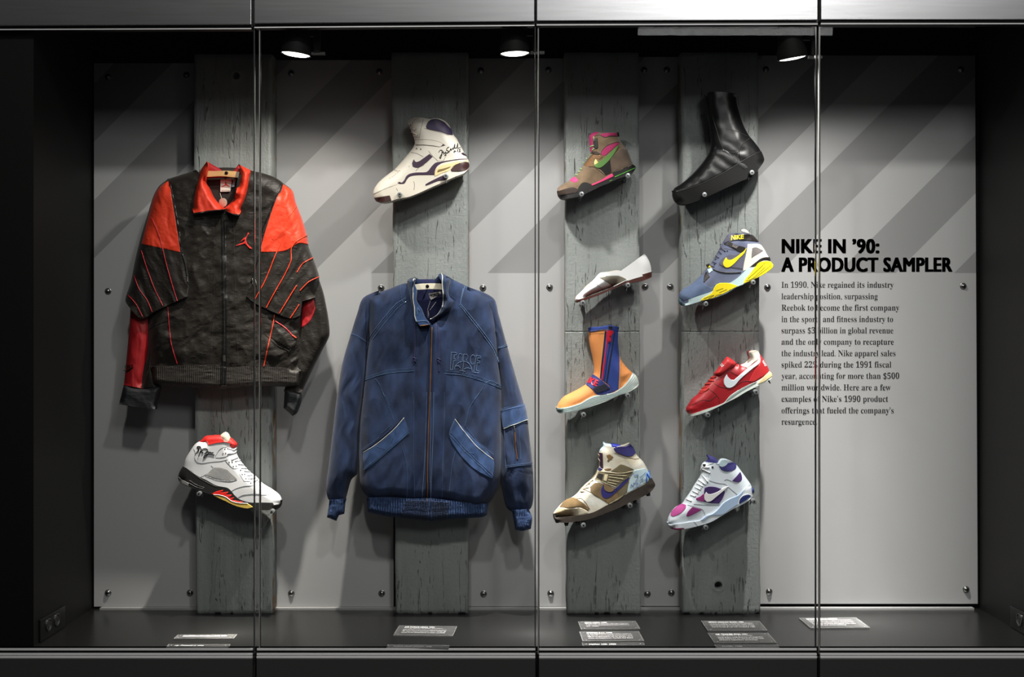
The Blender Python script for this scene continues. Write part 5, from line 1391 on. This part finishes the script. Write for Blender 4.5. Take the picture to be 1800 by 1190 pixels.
# raised lettering on the chest
seam('chest_emblem', 'stitch_pale', C6, '235,752 285,758 284,778 264,776 258,815 276,817 275,835 256,833 246,920 224,917 235,752;296,840 300,790 312,766 330,768 340,790 336,832;346,835 352,770 380,773 393,790 388,812 376,820 386,842;455,800 457,785 440,776 422,792 418,840 434,868 448,862 450,848;472,782 516,790 514,808 486,804 482,832 508,837 506,855 480,851 470,925 498,930 496,950 446,942 472,782;264,918 272,884 305,850 352,838 400,856 428,900 434,945;352,838 346,880 340,930;268,886 300,880 322,905 330,930;352,915 382,900 430,912;312,925 370,936', .65, .0012, None, [T_])
# sleeve pocket
J.patch('sleeve_pocket', 'denim', '786,700 892,680 908,862 808,882', 2.5, on=[SR]); J.patch('sleeve_flap', 'denim_faded', '778,634 884,606 894,672 790,714', 4.5, on=[SR])
seam('stitching', 'stitch_mid', C8, '630,135 800,95;632,150 805,112;650,285 845,215;660,290 840,228;660,610 875,585;665,625 875,600;720,330 735,570;770,300 785,560;655,300 665,600', 1.0, .0045, (1.2, 1.0), [SR])
seam('frayed_edge', 'fray_cream', C8, '652,300 845,222 843,180', .9, .0052, None, [SR])
seam('sleeve_zipper', 'zip_brass', C8, '735,330 745,440 758,560', 2.2, .0034, None, [SR]); seam('zipper_pull', 'zip_shine', C8, '730,280 735,325', 2.6, .005, None, [SR])
seam('zipper_tape', 'navy_lining', C8, '722,340 733,450 745,572;752,340 760,450 768,565', 1.2, .003, None, [SR])
# collar
def cbody(name, m, outline, W, R, flat, rel=None, yc=4.128, grp=False, p=2.0):
    b = Body(spline(pts(outline, JC), True, 1.4), yc, W, R, [pts(z, JC) for z in flat], None, rel, 1.5, p, .5, 2)
    b.ob = b.build(name, m, J.root, sharp=62); return b
KL = cbody('collar', 'denim', '155,268 170,215 240,183 300,182 290,215 285,300 318,400 308,560 400,720 460,860 562,1000 480,1012 372,1022 300,960 235,760 180,560 160,400', .066, 10, ['270,170 600,170 600,1100 360,1100 360,1010 540,990 290,560 300,390'], folds(51, .003, .0006))
KR = cbody('collar', 'denim', '700,125 750,105 785,115 930,190 918,470 1010,562 930,760 800,840 700,862 555,905 680,812 750,682 788,500 764,300 752,250 720,180', .066, 12, ['540,90 760,90 770,300 795,500 750,700 560,915 700,870 700,920 500,950'], folds(53, .003, .0006))
cbody('back_collar', 'denim_dark', '240,190 310,182 385,232 470,280 610,276 660,190 745,110 765,200 765,330 285,330', .012, 6, [], None, 4.150)
KI = cbody('collar_facing', 'denim_faded', '268,225 285,300 320,400 310,560 400,720 460,860 560,992 372,1016 312,930 290,850 285,700 262,560 264,400', .069, 6, ['0,0 1000,0 1000,1200 0,1200'], folds(55, .003, .001))
stroke('collar_binding', 'fray_cream', J.root, [KL, KI], [pts('262,225 270,205 305,198', JC), pts('264,222 263,400 262,560 285,700 292,850 322,950', JC)], 1.9, .0006)
stroke('collar_binding', 'fray_cream', J.root, [KR], [pts('748,108 768,145 768,300 786,500 780,645 745,742 680,832 612,877 556,902', JC)], 1.9, .0006)
stroke('collar_snap', 'zip_brass', J.root, [KI, KL], [pts('380,1012 470,1003 560,994', JC)], 1.5, .0012)
seam('stitching', 'stitch_mid', JC, '800,140 830,300 825,640 770,760;920,200 905,470 1000,555;870,200 890,330', 1.0, .0012, (1.1, 1.1), [KR, T_])
seam('stitching', 'stitch_mid', JC, '230,230 225,500 250,720;205,240 200,500', .9, .0012, (1.1, 1.1), [KL])
seam('facing_stitch', 'stitch_pale', JC, '330,720 340,820;320,940 480,930 540,960;330,700 380,760', .9, .0012, None, [KI])
lbp = spline(pts('523,460 735,420 752,462 570,567', JC), True, 1)
MB().prism([(p[0], p[2]) for p in (world_pt(q[0], q[1], 4.134) for q in lbp[::-1])], 4.134, 4.1352).build('neck_label', 'label_white', J.root)
V, Fc = text2d('FORCE', .03); V = V - [V[:, 0].min(), 0]; V[:, 0] *= 150 / V[:, 0].max(); V[:, 1] *= 62 / .72
an = math.radians(-17); V = np.stack([575 + V[:, 0] * math.cos(an) + V[:, 1] * math.sin(an), 530 + V[:, 0] * math.sin(an) - V[:, 1] * math.cos(an)], 1) * JC[2] + [JC[0], JC[1]]
raw_mesh('label_lettering', [world_pt(p[0], p[1], 4.1332) for p in V], Fc, 'print_black', J.root, False)
tg = world_pt(700 + 512 * JC[2], 470 + 815 * JC[2], 4.118)
MB().lathe([(.0001, 0), (.0138, 0), (.0148, .001), (.0138, .002), (.0001, .002)], tg, (.97, .25, .05), 24).build('hang_tag', 'tag_silver', J.root, True, 40)
cv = MB()
for p0, p1 in (((560, 580), (510, 740)), ((660, 600), (550, 745))):
    a_, b_ = Vector(world_pt(700 + p0[0] * JC[2], 470 + p0[1] * JC[2], 4.132)), Vector(world_pt(700 + p1[0] * JC[2], 470 + p1[1] * JC[2], 4.12))
    cv.lathe([(.0006, 0), (.0006, (b_ - a_).length)], a_, b_ - a_, 6)
cv.build('tag_string', 'label_white', J.root)
Hg = thing('coat_hanger', 'cream wooden hanger inside the collar of the denim jacket', 'hanger', world_pt(752, 500, 4.13), 'wooden hangers pinned to the beams')
slab('hanger_bar', 'wood_cream', Hg, JC, '262,300 400,284 560,278 700,280 790,292 780,388 560,380 325,392 270,380', 4.105, 4.119)
q = world_pt(700 + 508 * JC[2], 470 + 330 * JC[2], 4.105)
MB().lathe([(.0001, -.0035), (.0042, -.003), (.006, -.001), (.006, .0), (.0025, .0), (.0025, .082)], q, (0, 1, 0), 16).build('hanger_bolt', 'bolt_black', Hg, True, 40)
